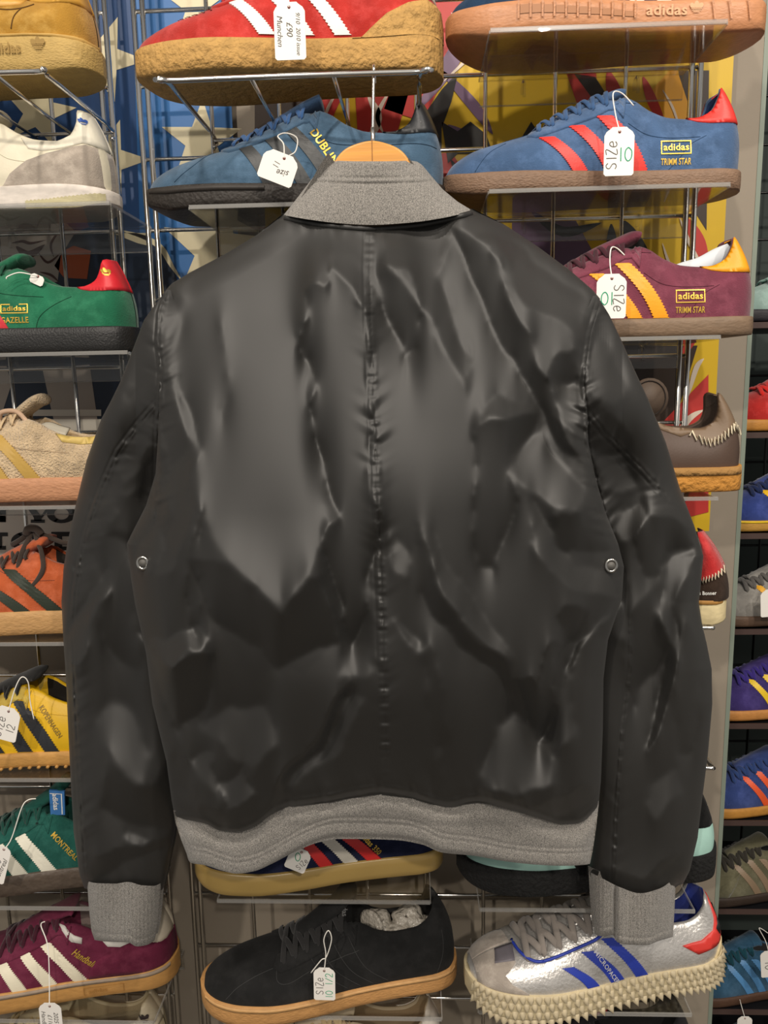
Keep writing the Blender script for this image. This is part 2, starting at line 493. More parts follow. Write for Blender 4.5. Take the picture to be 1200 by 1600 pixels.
class Shoe:
    def __init__(s, **kw):
        d = dict(DEF); d.update(kw); s.__dict__.update(d)
        s.fzs, s.fz0, s.ftop, s.frim = (curve1(d[k]) for k in ('zs', 'z0', 'top', 'rim'))
        a = np.linspace(0, 1, NS)
        s.S = 0.5 * (1 - np.cos(math.pi * a)) * 0.6 + a * 0.4
        s.S[0], s.S[-1] = 0.004, 0.9996
        s.ring = np.array([s._ring(x) for x in s.S])      # NS, K, 2 (half width, z)

    def _ring(s, x):
        w = float(PLAN(x)); zb = float(s.fzs(x)) - 0.004
        zc = float(s.ftop(x)); zr = float(s.frim(x)); K = K1 + K2
        th = np.linspace(0, math.pi / 2, K)
        n = s.n - 0.35 * float(sm(x, .2, .5))
        C = np.stack([w * np.cos(th) ** (2 / n), zb + (zc - zb) * np.sin(th) ** (2 / n)], 1)
        o = float(sm(x, .545, .60))
        a = np.linspace(0, 1, K1)
        wr = w * 0.62 if x < .9 else w * (0.62 + .16 * float(sm(x, .9, .98)))
        y1 = w + (wr - w) * a ** 1.6 + .010 * np.sin(math.pi * a) * min(1, w / .06); z1 = zb + (zr - zb) * a
        zi = .10 + (zr - .10) * float(sm(x, .965, .995))
        b = np.linspace(0, 1, K2 + 1)[1:]
        tk = min(.022, wr * .6)
        yi = np.interp(b, [0, .12, .3, .75, 1], [wr, wr - tk * .55, wr - tk, max(wr - tk, 0) * .92, 0])
        zi_ = np.interp(b, [0, .12, .3, .75, 1], [zr, zr + .004, zr - .012, zi + .01 * (zr > zi + .02), zi])
        O = np.concatenate([np.stack([y1, z1], 1), np.stack([yi, np.minimum(zi_, zr + .004)], 1)])
        return C * (1 - o) + O * o

    def warp(s, P):
        P = np.array(P, float)
        k = sm(P[:, 0], .78, 1.0) * np.clip((P[:, 2] - .12) / .2, -.5, 2) ** 2 * np.sign(P[:, 2] - .12 + 1e-9).clip(0, 1)
        P[:, 0] -= s.lean * k
        return P

    def st(s, S, T, off=0.0, side=-1):
        """points on the upper at station S, ring fraction T in 0..1 (1 = top of the near outer side)"""
        S = np.clip(np.atleast_1d(np.asarray(S, float)), s.S[0], s.S[-1]); T = np.atleast_1d(np.asarray(T, float)); off = np.broadcast_to(np.asarray(off, float), S.shape)
        fi = np.interp(S, s.S, np.arange(NS)); i = np.minimum(fi.astype(int), NS - 2); u = fi - i
        kk = s.kspan(S)
        ft = np.clip(T, 0, 1.0) * kk; j = np.clip(ft.astype(int), 0, K1 + K2 - 2); v = ft - j
        g = lambda a, b: s.ring[a, b]
        A = g(i, j) * (1 - u)[:, None] + g(i + 1, j) * u[:, None]; B = g(i, j + 1) * (1 - u)[:, None] + g(i + 1, j + 1) * u[:, None]
        p = A * (1 - v)[:, None] + B * v[:, None]; d = B - A
        nl = np.linalg.norm(d, axis=1) + 1e-9
        ny, nz = d[:, 1] / nl, -d[:, 0] / nl
        p = p + np.stack([ny, nz], 1) * off[:, None]
        x = S - off * np.clip(1 - S / .1, 0, 1) + off * np.clip((S - .93) / .07, 0, 1)
        P = np.stack([x, side * p[:, 0], p[:, 1]], 1)
        return s.warp(P)

    def kspan(s, S):
        return (K1 + K2 - 1) - K2 * sm(S, .55, .60)

    def t_of_z(s, S, Z):
        S = np.atleast_1d(S); Z = np.atleast_1d(Z); out = np.zeros(len(S))
        fi = np.interp(S, s.S, np.arange(NS)); kk = s.kspan(S)
        for q in range(len(S)):
            i = min(int(fi[q]), NS - 2); u = fi[q] - i
            K = min(int(math.ceil(kk[q])) + 1, K1 + K2)
            z = np.maximum.accumulate((s.ring[i, :K, 1] * (1 - u) + s.ring[i + 1, :K, 1] * u))
            out[q] = min(np.interp(Z[q], z, np.arange(K)) / kk[q], 1.0)
        return out

    def sz(s, S, Z, off=0.0, side=-1):
        return s.st(S, s.t_of_z(np.atleast_1d(S), np.atleast_1d(Z)), off, side)

    # -------- parts
    def upper(s):
        R = s.ring; K = K1 + K2
        full = np.concatenate([np.stack([-R[:, :, 0], R[:, :, 1]], -1), np.stack([R[:, :, 0], R[:, :, 1]], -1)[:, ::-1][:, 1:]], 1)
        m = full.shape[1]
        V = np.concatenate([np.repeat(s.S, m)[:, None], full.reshape(-1, 2)], 1)
        V = s.warp(V)
        Fo, Fi = [], []
        for i in range(NS - 1):
            for j in range(m - 1):
                f = (i * m + j, (i + 1) * m + j, (i + 1) * m + j + 1, i * m + j + 1)
                jj = min(j, m - 2 - j)
                (Fi if (s.S[i] > .575 and jj >= K1 + 1) else Fo).append(f)
        return V, Fo, Fi

    def sole(s, flare=None, bulge=.004):
        """rows: bottom centre ... side ... top centre"""
        fl = s.flare if flare is None else flare
        V = []; a = np.linspace(0, 1, NS); X = np.sin((a - .5) * math.pi) * .5 + .5
        X = X * .6 + a * .4
        prof = [(0, 0, 0), (.8, 0, 0), (.95, 0, 0), (1.0, .06, 0), (1.0, .3, 1), (1.0, .7, 1), (1.0, .95, .4), (.97, 1.0, 0), (.6, 1.0, 0), (0, 1.0, 0)]
        for x in X:
            w = float(PLAN(x)) * fl; z0 = float(s.fz0(x)); z1 = float(s.fzs(x)); xx = .5 + (x - .5) * (1 + (fl - 1) * .35)
            row = [(xx, -w * p[0] - bulge * p[2] * (w > .01), z0 + (z1 - z0) * p[1]) for p in prof]
            row += [(xx, w * p[0] + bulge * p[2] * (w > .01), z0 + (z1 - z0) * p[1]) for p in prof[::-1]]
            V += row
        n = 2 * len(prof)
        Fc = gridfaces(len(X), n)
        return np.array(V), Fc

    def soleside(s, X, Zf, off=0.0, fl=None):
        fl = s.flare if fl is None else fl
        X = np.atleast_1d(X); xx = .5 + (X - .5) / (1 + (fl - 1) * .35)
        w = PLAN(xx) * fl; z0 = s.fz0(xx); z1 = s.fzs(xx)
        return np.stack([X, -(w + .004 + off), z0 + (z1 - z0) * Zf], 1)

    def patch(s, poly, off=.004, mode='z', side=-1, step=.022, skirt=-.004):
        """a piece of material laid on the upper: polygon in (station, height) or (station, ring fraction)"""
        P = np.array(poly, float)
        lo, hi = P.min(0), P.max(0)
        dense = []
        for a, b in zip(P, np.roll(P, -1, 0)):
            k = max(1, int(np.linalg.norm((b - a) * (1, .5 if mode == 't' else 1)) / step))
            dense += [a + (b - a) * q / k for q in range(k)]
        dense = np.array(dense); n = len(dense)
        gx = np.arange(lo[0], hi[0], step); gy = np.arange(lo[1], hi[1], step * (2 if mode == 't' else 1))
        G = np.array([(x + .003, y + .002) for x in gx for y in gy]).reshape(-1, 2)
        if len(G):
            d = np.min(np.linalg.norm(G[:, None] - dense[None], axis=2), 1)
            G = G[d > step * .45]
        pts = [Vector(p) for p in dense] + [Vector(p) for p in G]
        ov, oe, of, _, _, _ = delaunay_2d_cdt(pts, [], [list(range(n))], 1, 1e-6)
        Q = np.array([(v.x, v.y) for v in ov])
        Q[:, 0] = np.where(Q[:, 0] > .9965, .9996, Q[:, 0])
        fn = s.sz if mode == 'z' else s.st
        top = fn(Q[:, 0], Q[:, 1], off, side)
        Fc = [tuple(f) for f in of]
        # skirt down the border
        cnt = {}
        for f in Fc:
            for a, b in zip(f, f[1:] + f[:1]):
                cnt[(a, b)] = 1
        bd = [(a, b) for (a, b) in cnt if (b, a) not in cnt]
        ids = sorted({i for e in bd for i in e}); mp = {i: len(top) + k for k, i in enumerate(ids)}
        low = fn(Q[ids, 0], Q[ids, 1], skirt, side)
        V = np.concatenate([top, low]); Fc += [(b, a, mp[a], mp[b]) for a, b in bd]
        return V, Fc

    def both(s, poly, **k):
        return merge([s.patch(poly, side=-1, **k), s.patch(poly, side=1, **k)])

    def stripe(s, top, bot, w, bow=.012, off=.004, zig=.0028, side=-1):
        n = 40; a = np.linspace(0, 1, n)
        cx = top[0] + (bot[0] - top[0]) * a + bow * np.sin(math.pi * a); cz = top[1] + (bot[1] - top[1]) * a
        zz = zig * np.where(np.arange(n) % 2, 1, -1)
        rows = []
        for q, o in ((-.5, -.003), (-.5, off), (-.17, off), (.17, off), (.5, off), (.5, -.003)):
            e = np.sign(q) * zz if abs(q) == .5 else 0
            rows.append(s.sz(cx + q * w + e, cz, o, side))
        V = np.stack(rows, 1).reshape(-1, 3)
        return V, gridfaces(n, 6)

    def lettering(s, txt, S0, Z0, h, ang=0, bold=False, off=.0025, sole=False, space=1.05, shear=0, wid=1.0):
        V, Fc, w = textmesh(txt, bold, shear, space)
        k = h / 0.7; a = math.radians(ang)
        x, y = V[:, 0] * k * wid, V[:, 1] * k
        X = S0 + x * math.cos(a) - y * math.sin(a); Z = Z0 + x * math.sin(a) + y * math.cos(a)
        if sole:
            P = s.soleside(X, 0.5, off); zz = (s.fz0(X) + s.fzs(X)) / 2
            P[:, 2] = Z
            return P, Fc
        return s.sz(X, Z, off), Fc

    def flat(s, polys, off=.0025, sole=False):
        """small printed polygons in (station, height)"""
        V, Fc = [], []
        for P in polys:
            P = np.array(P, float)
            q = s.soleside(P[:, 0], .5, off) if sole else s.sz(P[:, 0], P[:, 1], off)
            if sole: q[:, 2] = P[:, 1]
            Fc.append(tuple(range(len(V), len(V) + len(P)))); V += list(q)
        return V, Fc


def trefoil(cx, cz, r):
    """the three-leaf mark with its bars, as polygons"""
    out = []
    for a in (-0.72, 0, 0.72):
        L = []
        for t in np.linspace(0, 2 * math.pi, 18)[:-1]:
            u, v = .27 * math.sin(t), .60 + .42 * -math.cos(t)
            L.append((u * math.cos(a) + v * math.sin(a), -u * math.sin(a) + v * math.cos(a)))
        L = [(x, max(y, .30)) for x, y in L]
        out.append([(cx + r * x, cz + r * y) for x, y in L])
    for k, (w, y) in enumerate(((.62, .18), (.5, .02), (.36, -.14))):
        out.append([(cx - r * w, cz + r * y), (cx + r * w, cz + r * y), (cx + r * w * .93, cz + r * (y + .09)), (cx - r * w * .93, cz + r * (y + .09))])
    return out


def frame_box(x0, z0, x1, z1, t=.004):
    return [[(x0, z0), (x1, z0), (x1, z0 + t), (x0, z0 + t)], [(x0, z1 - t), (x1, z1 - t), (x1, z1), (x0, z1)], [(x0, z0), (x0 + t, z0), (x0 + t, z1), (x0, z1)], [(x1 - t, z0), (x1, z0), (x1, z1), (x1 - t, z1)]]


def solve_place(xh, yb, Y, yaw, xt=None, L=None, sh=None):
    """where the shoe stands: heel pixel column, pixel row of the near sole edge, centre depth, (toe column or real length)"""
    S = sh
    def pts(L, X, Z):
        c, q = math.cos(yaw), math.sin(yaw)
        def w(p):
            x, y, z = p; x = (x - .5) * L; y *= L; z *= L
            return np.array([X + x * c - y * q, Y + x * q + y * c, Z + z])
        toe = min(proj(w((.0 + .02, yy, .06)))[0] for yy in (-.06, 0, .06)); heel = max(proj(w((.995, yy, .1)))[0] for yy in (-.03, 0, .03))
        near = proj(w((.72, -.125, 0)))[1]
        return toe, heel, near
    q = np.array([L or .32, 0.0, 1.5])
    tgt = lambda q: np.array([(pts(*q)[0] - xt) if xt is not None else 0.0, pts(*q)[1] - xh, pts(*q)[2] - yb])
    for it in range(12):
        r = tgt(q); J = np.zeros((3, 3))
        for i in range(3):
            e = np.zeros(3); e[i] = 1e-4; J[:, i] = (tgt(q + e) - r) / 1e-4
        if xt is None: J[0, :] = (1, 0, 0)
        q = q - np.linalg.solve(J, r)
    return q     # L, X, Z


SHOES = {}


def shoe(key, label, xh, yb, xt=None, L=None, Y=0.93, yaw=0.0, prof={}, upper='777777', umat=None, solem=None, lining='222222', stripes=None, stripe_list=None,
         heel=None, heel_shape=None, toe=None, stay=None, tongue=True, tongue_c=None, tongue_path=None, lace=None, nl=6, bow=False, foxing=None, extra=None, both=True, group=None, zig=.0028, lace_w=.0085, lace_rng=(.31, .535)):
    s = Shoe(**prof)
    Ln, X, Z = solve_place(xh, yb, Y, yaw, xt, L, s)
    r = empty('trainer', (X, Y, Z), label, 'shoe', group, yaw)
    s.L, s.root, s.Z, s.X, s.Y, s.yaw = Ln, r, Z, X, Y, yaw

    def part(name, VF, mat, smooth=True, parent=None):
        V, Fc = VF
        V = (np.array(V, float).reshape(-1, 3) - np.array([.5, 0, 0])) * Ln
        return mk(name, V, Fc, mat, parent or r, smooth=smooth)
    s.part = part
    um = umat or suede(upper)
    V, Fo, Fi = s.upper()
    part('upper', (V, Fo), um)
    if Fi:
        part('lining', (V, Fi), cloth(lining))
    part('sole', s.sole(), solem or rubber('b98a55'))
    if foxing:
        n = 60; xs = np.linspace(.012, .985, n); rows = []
        for f, o in ((.80, -.002), (.80, .003), (.97, .003), (.97, -.002)):
            rows.append(s.soleside(xs, f, o))
        part('foxing_line', (np.stack(rows, 1).reshape(-1, 3), gridfaces(n, 4)), foxing)
    if stripes:
        sm_ = stripes if not isinstance(stripes, str) else leather(stripes)
        for (tp, bt, w) in (stripe_list or [((.375, .225), (.50, .066), .045), ((.46, .255), (.585, .064), .045), ((.545, .262), (.67, .064), .045)]):
            part('stripe', s.stripe(tp, bt, w, zig=zig), sm_, smooth=False)
    if heel:
        hm = heel if not isinstance(heel, str) else leather(heel)
        part('heel_tab', s.both(heel_shape or [(.80, .236), (.86, .245), (.90, .262), (.94, .305), (.97, .345), (.998, .345), (.998, .215), (.95, .212), (.88, .215), (.84, .222)], step=.015), hm)
    if toe:
        for d in (-1, 1):
            part('toe_cap', s.patch(toe[0], mode='t', side=d, off=.0035), toe[1])
    if stay:
        sm_ = stay
        for d in (-1, 1):
            part('eyestay', s.patch([(.27, .62), (.30, .50), (.40, .50), (.50, .52), (.585, .62), (.598, .99), (.57, .985), (.56, .78), (.50, .74), (.40, .74), (.33, .76), (.29, .80)], mode='t', side=d, off=.006), sm_)
    if tongue:
        tp = tongue_path or [(.36, .235), (.46, .288), (.54, .322), (.585, .340), (.605, .336)]
        P = smoothpts([(a, 0, b) for a, b in tp], 5)
        P[:, 2] += .006
        k = np.linspace(0, 1, len(P))
        wd = (.042 + .032 * k) * np.clip(6 * (1 - k) + .45, 0, 1)
        part('tongue', tube(P, wd, .024 * np.clip(5 * (1 - k) + .5, 0, 1), n=14, up=(-.5, 0, .85)), tongue_c or um)
    if lace:
        lm = cloth(lace)
        ss = np.linspace(lace_rng[0], lace_rng[1], nl)
        near = s.st(ss, np.full(nl, .66), .010); far = s.st(ss, np.full(nl, .66), .010, side=1)
        mid = s.st(ss, np.full(nl, .99), .020); mid[:, 1] = 0
        q1 = s.st(ss, np.full(nl, .84), .020); q2 = s.st(ss, np.full(nl, .84), .020, side=1)
        bars = []
        for i in range(nl):
            P = smoothpts([near[i] + (.004, .006, -.012), near[i], q1[i] + (.006, 0, 0), mid[i] + (.014, 0, .006), q2[i] + (.022, 0, .006), far[min(i + 1, nl - 1)]], 5)
            T = tube(P, lace_w, lace_w * .45, n=8, up=(-.4, -.5, .75))
            part('lace', T, lm)
            if i:
                P = smoothpts([near[i] + (-.002, .002, -.004), q1[i - 1] * .5 + q1[i] * .5 + (0, 0, .002), mid[i - 1] + (.004, 0, -.002), q2[i - 1] + (-.004, 0, 0), far[i - 1]], 5)
                part('lace', tube(P, lace_w, lace_w * .45, n=8, up=(-.4, -.5, .75)), lm)
        if bow:
            c = mid[-1] + np.array([.012, -.01, .012])
            for d in (-1, 1):
                P = smoothpts([c, c + (-.045, d * .03, .022), c + (-.085, d * .07, .0), c + (-.06, d * .085, -.02), c + (-.02, d * .045, -.004), c], 6)
                part('lace_bow', tube(P, lace_w * .9, lace_w * .5, n=8, up=(0, 0, 1)), lm)
            part('lace_knot', tube(smoothpts([c + (-.008, -.014, -.004), c + (0, -.006, .006), c + (0, .008, .006), c + (.004, .016, -.004)], 4), .012, .012, n=8, up=(1, 0, 0)), lm)
    SHOES[key] = s
    if extra:
        extra(s, part)
    return s
# ------------------------------------------------------------------ the shoes on show
BLK = '19191a'


def outline_label(s, part, x, z, w, h, name2, mat=GOLD, sub=True):
    """the framed word with a line of small capitals under it"""
    part('logo_print', s.flat(frame_box(x, z, x + w, z + h, .0035)), mat, False)
    part('logo_print', s.lettering('adidas', x + .008, z + h * .28, h * .5, bold=True, wid=(w - .016) / (textmesh('adidas', True, 0, 1.05)[2] * h * .5 / .7)), mat, False)
    if sub and name2:
        k = w / (textmesh(name2, True, 0, 1.05)[2] * .02 / .7)
        part('name_print', s.lettering(name2, x, z - .033, .02, bold=True, wid=k), mat, False)


def seam(s, part, pts, mat, mode='z', r=.0012, n=8, name='seam', off=.0006):
    P = smoothpts([(a, b, 0) for a, b in pts], n)
    Q = (s.sz if mode == 'z' else s.st)(P[:, 0], P[:, 1], off)
    part(name, tube(Q, r, r, n=5), mat)


# --- row 1
def x_red(s, part):
    part('heel_counter', s.both([(.72, .05), (.76, .10), (.83, .155), (.90, .185), (.96, .198), (.998, .20), (.998, .05)], off=.012, step=.02), s.crepe)
    for i in range(5):
        for j in range(3):
            q = s.st([.16 + .024 * i + .01 * j], [.66 - .07 * j - .01 * i], .001)[0]
            part('perforation', tube([q, q + (0, -.0006, .0016)], .0035, n=6), cloth('5a1010'))


crepe = M('crepe_rubber', 'b58d50', 0.8, bump=(150, 1.0, 0.004), var=(70, 0.14), detail=2)
Shoe.crepe = crepe
shoe('red', 'red suede trainer with white stripes and thick tan crepe sole on a wire shelf', 686, 108, xt=220, upper='c92a22', solem=crepe, lining='8a1512',
     prof=dict(zs=[(0, .10), (.1, .094), (.5, .09), (.8, .095), (1, .105)], z0=[(0, .03), (.06, .008), (.14, 0), (1, 0)], top=[(0, .115), (.02, .13), (.06, .15), (.14, .182), (.25, .215), (.36, .265), (.46, .31), (.54, .35), (.62, .36)],
               rim=[(.4, .33), (.56, .335), (.62, .32), (.68, .285), (.75, .262), (.83, .256), (.89, .27), (.94, .31), (.975, .345), (1, .35)]),
     stripes='e6e2da', stripe_list=[((.325, .232), (.455, .10), .05), ((.43, .268), (.575, .10), .05), ((.53, .285), (.69, .10), .05)], lace='b01c1c', stay=suede('c92a22'), heel='e6e2da', extra=x_red)


def x_navytop(s, part):
    part('sole_windows', s.flat([[(.21 + .036 * i, .075 - .002 * i), (.24 + .036 * i, .075 - .002 * i), (.24 + .036 * i, .05 - .001 * i), (.21 + .036 * i, .05 - .001 * i)] for i in range(10)], off=.002, sole=True), M('gum_dark', 'a5714a', .5), False)
    for i in range(11):
        x = .19 + .036 * i
        part('sole_rib', s.flat([[(x + .012, .086), (x + .018, .086), (x + .018, .036), (x + .012, .036)]], off=.006, sole=True), s.gum, False)
    part('sole_lettering', s.lettering('adidas', .60, .045, .03, 0, True, sole=True, off=.004, wid=1.15), M('gum_pale', 'cf9f76', .5), False)
    part('sole_trefoil', s.flat(trefoil(.755, .055, .028), off=.004, sole=True), M('gum_pale', 'cf9f76', .5), False)
    for x in (.80, .85, .91):
        part('sole_rib', s.flat([[(x, .088), (x + .006, .088), (x + .016, .03), (x + .010, .03)]], off=.006, sole=True), s.gum, False)


Shoe.gum = rubber('b98058', 220, .25, .45)
shoe('navy_top', 'navy suede trainer on a windowed gum sole at the very top of the wide rack', 1190, 50, xt=709, upper='25405f', solem=Shoe.gum, lining='1a2c46', lace='20344e', stripes='dcd8d0', stay=suede('25405f'),
     prof=dict(zs=[(0, .105), (.1, .095), (.5, .09), (1, .095)], z0=[(0, .05), (.06, .022), (.16, 0), (.88, 0), (1, .02)], top=[(0, .11), (.02, .135), (.06, .158), (.14, .185), (.25, .215), (.36, .26), (.46, .31), (.54, .35), (.62, .35)]), heel='25405f', extra=x_navytop, yaw=0.0)


def x_mustard(s, part):
    part('foxing_line', s.patch([(.05, .0), (.3, 0), (.6, 0), (.997, 0), (.997, .06), (.6, .06), (.3, .06), (.05, .06)], mode='t', off=.010), rubber('c9a258', 100, .2))
    part('sole_lettering', s.lettering('adidas', .685, .052, .032, 0, True, sole=True, off=.006, wid=.9), M('gum_raised', '9c7c3e', .6), False)
    part('sole_trefoil', s.flat(trefoil(.85, .066, .032), off=.006, sole=True), M('gum_raised', '9c7c3e', .6), False)
    dots = M('perforation_brown', '5e4018', .9)
    for P in ([(.62, .23), (.68, .205), (.74, .195), (.79, .20), (.83, .215)], [(.79, .20), (.77, .17), (.76, .13)]):
        seam(s, part, P, dots, r=.0022, name='stitching')
    part('heel_patch', s.patch([(.62, .245), (.66, .215), (.72, .205), (.78, .215), (.80, .235), (.72, .235)], off=.004), leather('d8a24a'))


Shoe.gum2 = rubber('b99a5a', 300, .6, .7)
shoe('mustard', 'mustard suede trainer with tan gum sole at the top of the narrow left rack', 158, 112, L=.33, upper='c58f2e', solem=Shoe.gum2, lining='8a6220', lace='b88a30', heel='c9973a', extra=x_mustard,
     prof=dict(zs=[(0, .12), (.1, .11), (.5, .105), (.8, .11), (1, .095)], z0=[(0, .05), (.06, .02), (.14, 0), (.85, 0), (1, .02)], top=[(0, .12), (.02, .14), (.06, .165), (.14, .195), (.25, .225), (.36, .27), (.46, .32), (.54, .36), (.62, .36)]),
     stripes='b98428')

# --- row 2
def x_dublin(s, part):
    part('sole_band', (np.stack([s.soleside(np.linspace(.02, .42, 20), f, o) for f, o in ((.66, -.001), (.66, .003), (.9, .003), (.9, -.001))], 1).reshape(-1, 3), gridfaces(20, 4)), rubber('2f2a26', 200, .1))
    part('name_print', s.lettering('DUBLIN', .565, .232, .026, -56, True), GOLD, False)
    seam(s, part, [(.12, .086), (.15, .11), (.19, .14), (.235, .185), (.25, .20)], suede('2a4a66'))
    seam(s, part, [(.56, .23), (.64, .195), (.72, .19)], suede('22394f'))
    seam(s, part, [(.66, .08), (.71, .15), (.80, .185), (.9, .19), (.98, .18)], suede('22394f'))


shoe('dublin', 'steel blue suede trainer with dark leather stripes on a black sole behind the hanger', 691, 321, xt=238, tongue_path=[(.36, .235), (.46, .285), (.53, .32), (.58, .34), (.60, .345)], upper='45647f', solem=rubber('2c2723', 240, .8, .6, (1, 1, 1)), lining='24386a', lace='2c4f7d', stripes='2f3132', heel='26282b',
     heel_shape=[(.80, .235), (.86, .25), (.91, .275), (.945, .315), (.97, .345), (.998, .345), (.998, .235), (.95, .225), (.88, .225)],
     stay=suede('3d5b78'), tongue_c=suede('38557a'), stripe_list=[((.33, .215), (.44, .066), .05), ((.415, .24), (.55, .064), .05), ((.49, .258), (.64, .064), .05)], zig=0.0, extra=x_dublin, prof=dict(zs=[(0, .085), (.1, .075), (.5, .07), (1, .07)], z0=[(0, .04), (.05, .018), (.12, 0), (1, 0)]))


def x_trimm(s, part, c='2b4a70', m=GOLD):
    outline_label(s, part, .708, .112, .100, .044, 'TRIMM STAR', m)
    seam(s, part, [(.095, .075), (.12, .11), (.15, .14), (.20, .168)], suede(c))
    seam(s, part, [(.60, .215), (.66, .178), (.74, .166), (.84, .168)], suede(c))
    seam(s, part, [(.73, .06), (.77, .10), (.80, .14), (.86, .172)], suede(c))
    seam(s, part, [(.14, .178), (.25, .198), (.35, .23), (.45, .265), (.55, .285), (.63, .285)], suede(c))


trimm_top = [(0, .09), (.02, .118), (.05, .14), (.1, .165), (.18, .186), (.27, .208), (.33, .232), (.40, .268), (.46, .295), (.54, .325), (.62, .33)]
shoe('trimm_blue', 'faded blue suede trainer with three red stripes and a red heel tab', 1152, 297, xt=703, tongue_path=[(.36, .23), (.46, .28), (.54, .308), (.585, .322), (.605, .318)], upper='42628c', solem=rubber('7a604c', 260, .6), lining='1c2d52', lace='34527a', stripes='d4342c', heel='d4342c',
     stripe_list=[((.33, .175), (.44, .060), .05), ((.43, .213), (.55, .06), .05), ((.525, .245), (.64, .06), .052)], stay=suede('42628c'), prof=dict(top=trimm_top), extra=x_trimm)


def x_cream(s, part):
    part('heel_counter', s.both([(.63, .063), (.67, .12), (.73, .165), (.80, .19), (.88, .208), (.95, .215), (.998, .205), (.998, .063)], off=.004, step=.02), suede('b3a596'))
    seam(s, part, [(.60, .22), (.66, .175), (.74, .16)], leather('cfc8b0'))
    seam(s, part, [(.45, .18), (.55, .10), (.59, .063)], leather('cfc8b0'))
    part('logo_print', s.flat(trefoil(.965, .29, .022), off=.006), M('blue_print', '2f55a4', .5), False)
    part('outsole_lip', (np.stack([s.soleside(np.linspace(.72, .99, 40), np.interp(np.linspace(0, 1, 40), [0, .3, 1], [.30, .34, .6]) + .05 * (np.arange(40) % 2), .004), s.soleside(np.linspace(.72, .99, 40), np.zeros(40), .004)], 1).reshape(-1, 3), gridfaces(40, 2)), rubber('b9b08a', 200, .2), False)


shoe('cream', 'cream leather runner with pale suede heel and white sole on the left rack', 184, 327, L=.315, umat=leather('d5cdb6', .5), solem=rubber('d9d0c6', 120, .15), lining='c9bfa6', lace='d8d2c2', heel=leather('ded8c6'), extra=x_cream,
     heel_shape=[(.70, .25), (.76, .238), (.83, .236), (.89, .255), (.94, .30), (.97, .338), (.998, .338), (.998, .21), (.94, .222), (.86, .208), (.78, .2), (.73, .21)],
     prof=dict(zs=[(0, .10), (.1, .085), (.5, .075), (.8, .085), (1, .07)], z0=[(0, .045), (.06, .02), (.14, 0), (.88, 0), (1, .03)], rim=[(.4, .31), (.56, .315), (.62, .305), (.68, .27), (.75, .245), (.83, .24), (.89, .26), (.94, .305), (.975, .345), (1, .345)]))

# --- row 3
def x_gazelle(s, part):
    outline_label(s, part, .548, .142, .10, .034, 'GAZELLE')
    seam(s, part, [(.46, .24), (.55, .215), (.62, .205), (.70, .20)], suede('12452f'))
    seam(s, part, [(.67, .085), (.69, .13), (.74, .17), (.80, .20)], suede('12452f'))
    part('logo_print', s.flat(trefoil(.96, .275, .025), off=.006), GOLD, False)


shoe('gazelle', 'green suede trainer with red stripes, red heel tab and black sole', 216, 551, L=.315, upper='1d7450', solem=rubber('202020', 500, .4, .5, (1, 1, 1)), lining='14553a', lace='184f3a', stripes='c22a33', heel='cf2a33',
     heel_shape=[(.815, .236), (.86, .258), (.90, .295), (.94, .335), (.97, .345), (.998, .345), (.998, .222), (.93, .218), (.87, .22), (.835, .226)],
     stripe_list=[((.36, .225), (.46, .08), .055), ((.43, .24), (.55, .08), .055), ((.33, .26), (.62, .07), .05)][:2] + [((.45, .20), (.53, .08), .055)], extra=x_gazelle, zig=0.0,
     prof=dict(zs=[(0, .10), (.1, .095), (.5, .09), (1, .092)]))
shoe('trimm_maroon', 'maroon suede trainer with amber stripes and amber heel tab beside the shoulder', 1171, 526, L=SHOES['trimm_blue'].L, upper='7b3548', solem=rubber('75604c', 160, .35), lining='4c2230', lace='46222c', stripes='e89a16', heel='e89a16',
     stripe_list=[((.36, .19), (.46, .066), .05), ((.44, .215), (.57, .064), .05), ((.53, .25), (.66, .064), .052)], stay=suede('7b3548'), prof=dict(top=trimm_top),
     extra=lambda s, part: (x_trimm(s, part, '5c2536'), part('shoe_filler', tube(smoothpts([(.70, .01, .19), (.76, .01, .225), (.83, .01, .245), (.89, .01, .275), (.93, .01, .29)], 5), .03, .036, n=10, up=(0, 0, 1)), M('white_paper', 'cfd4da', .8))))

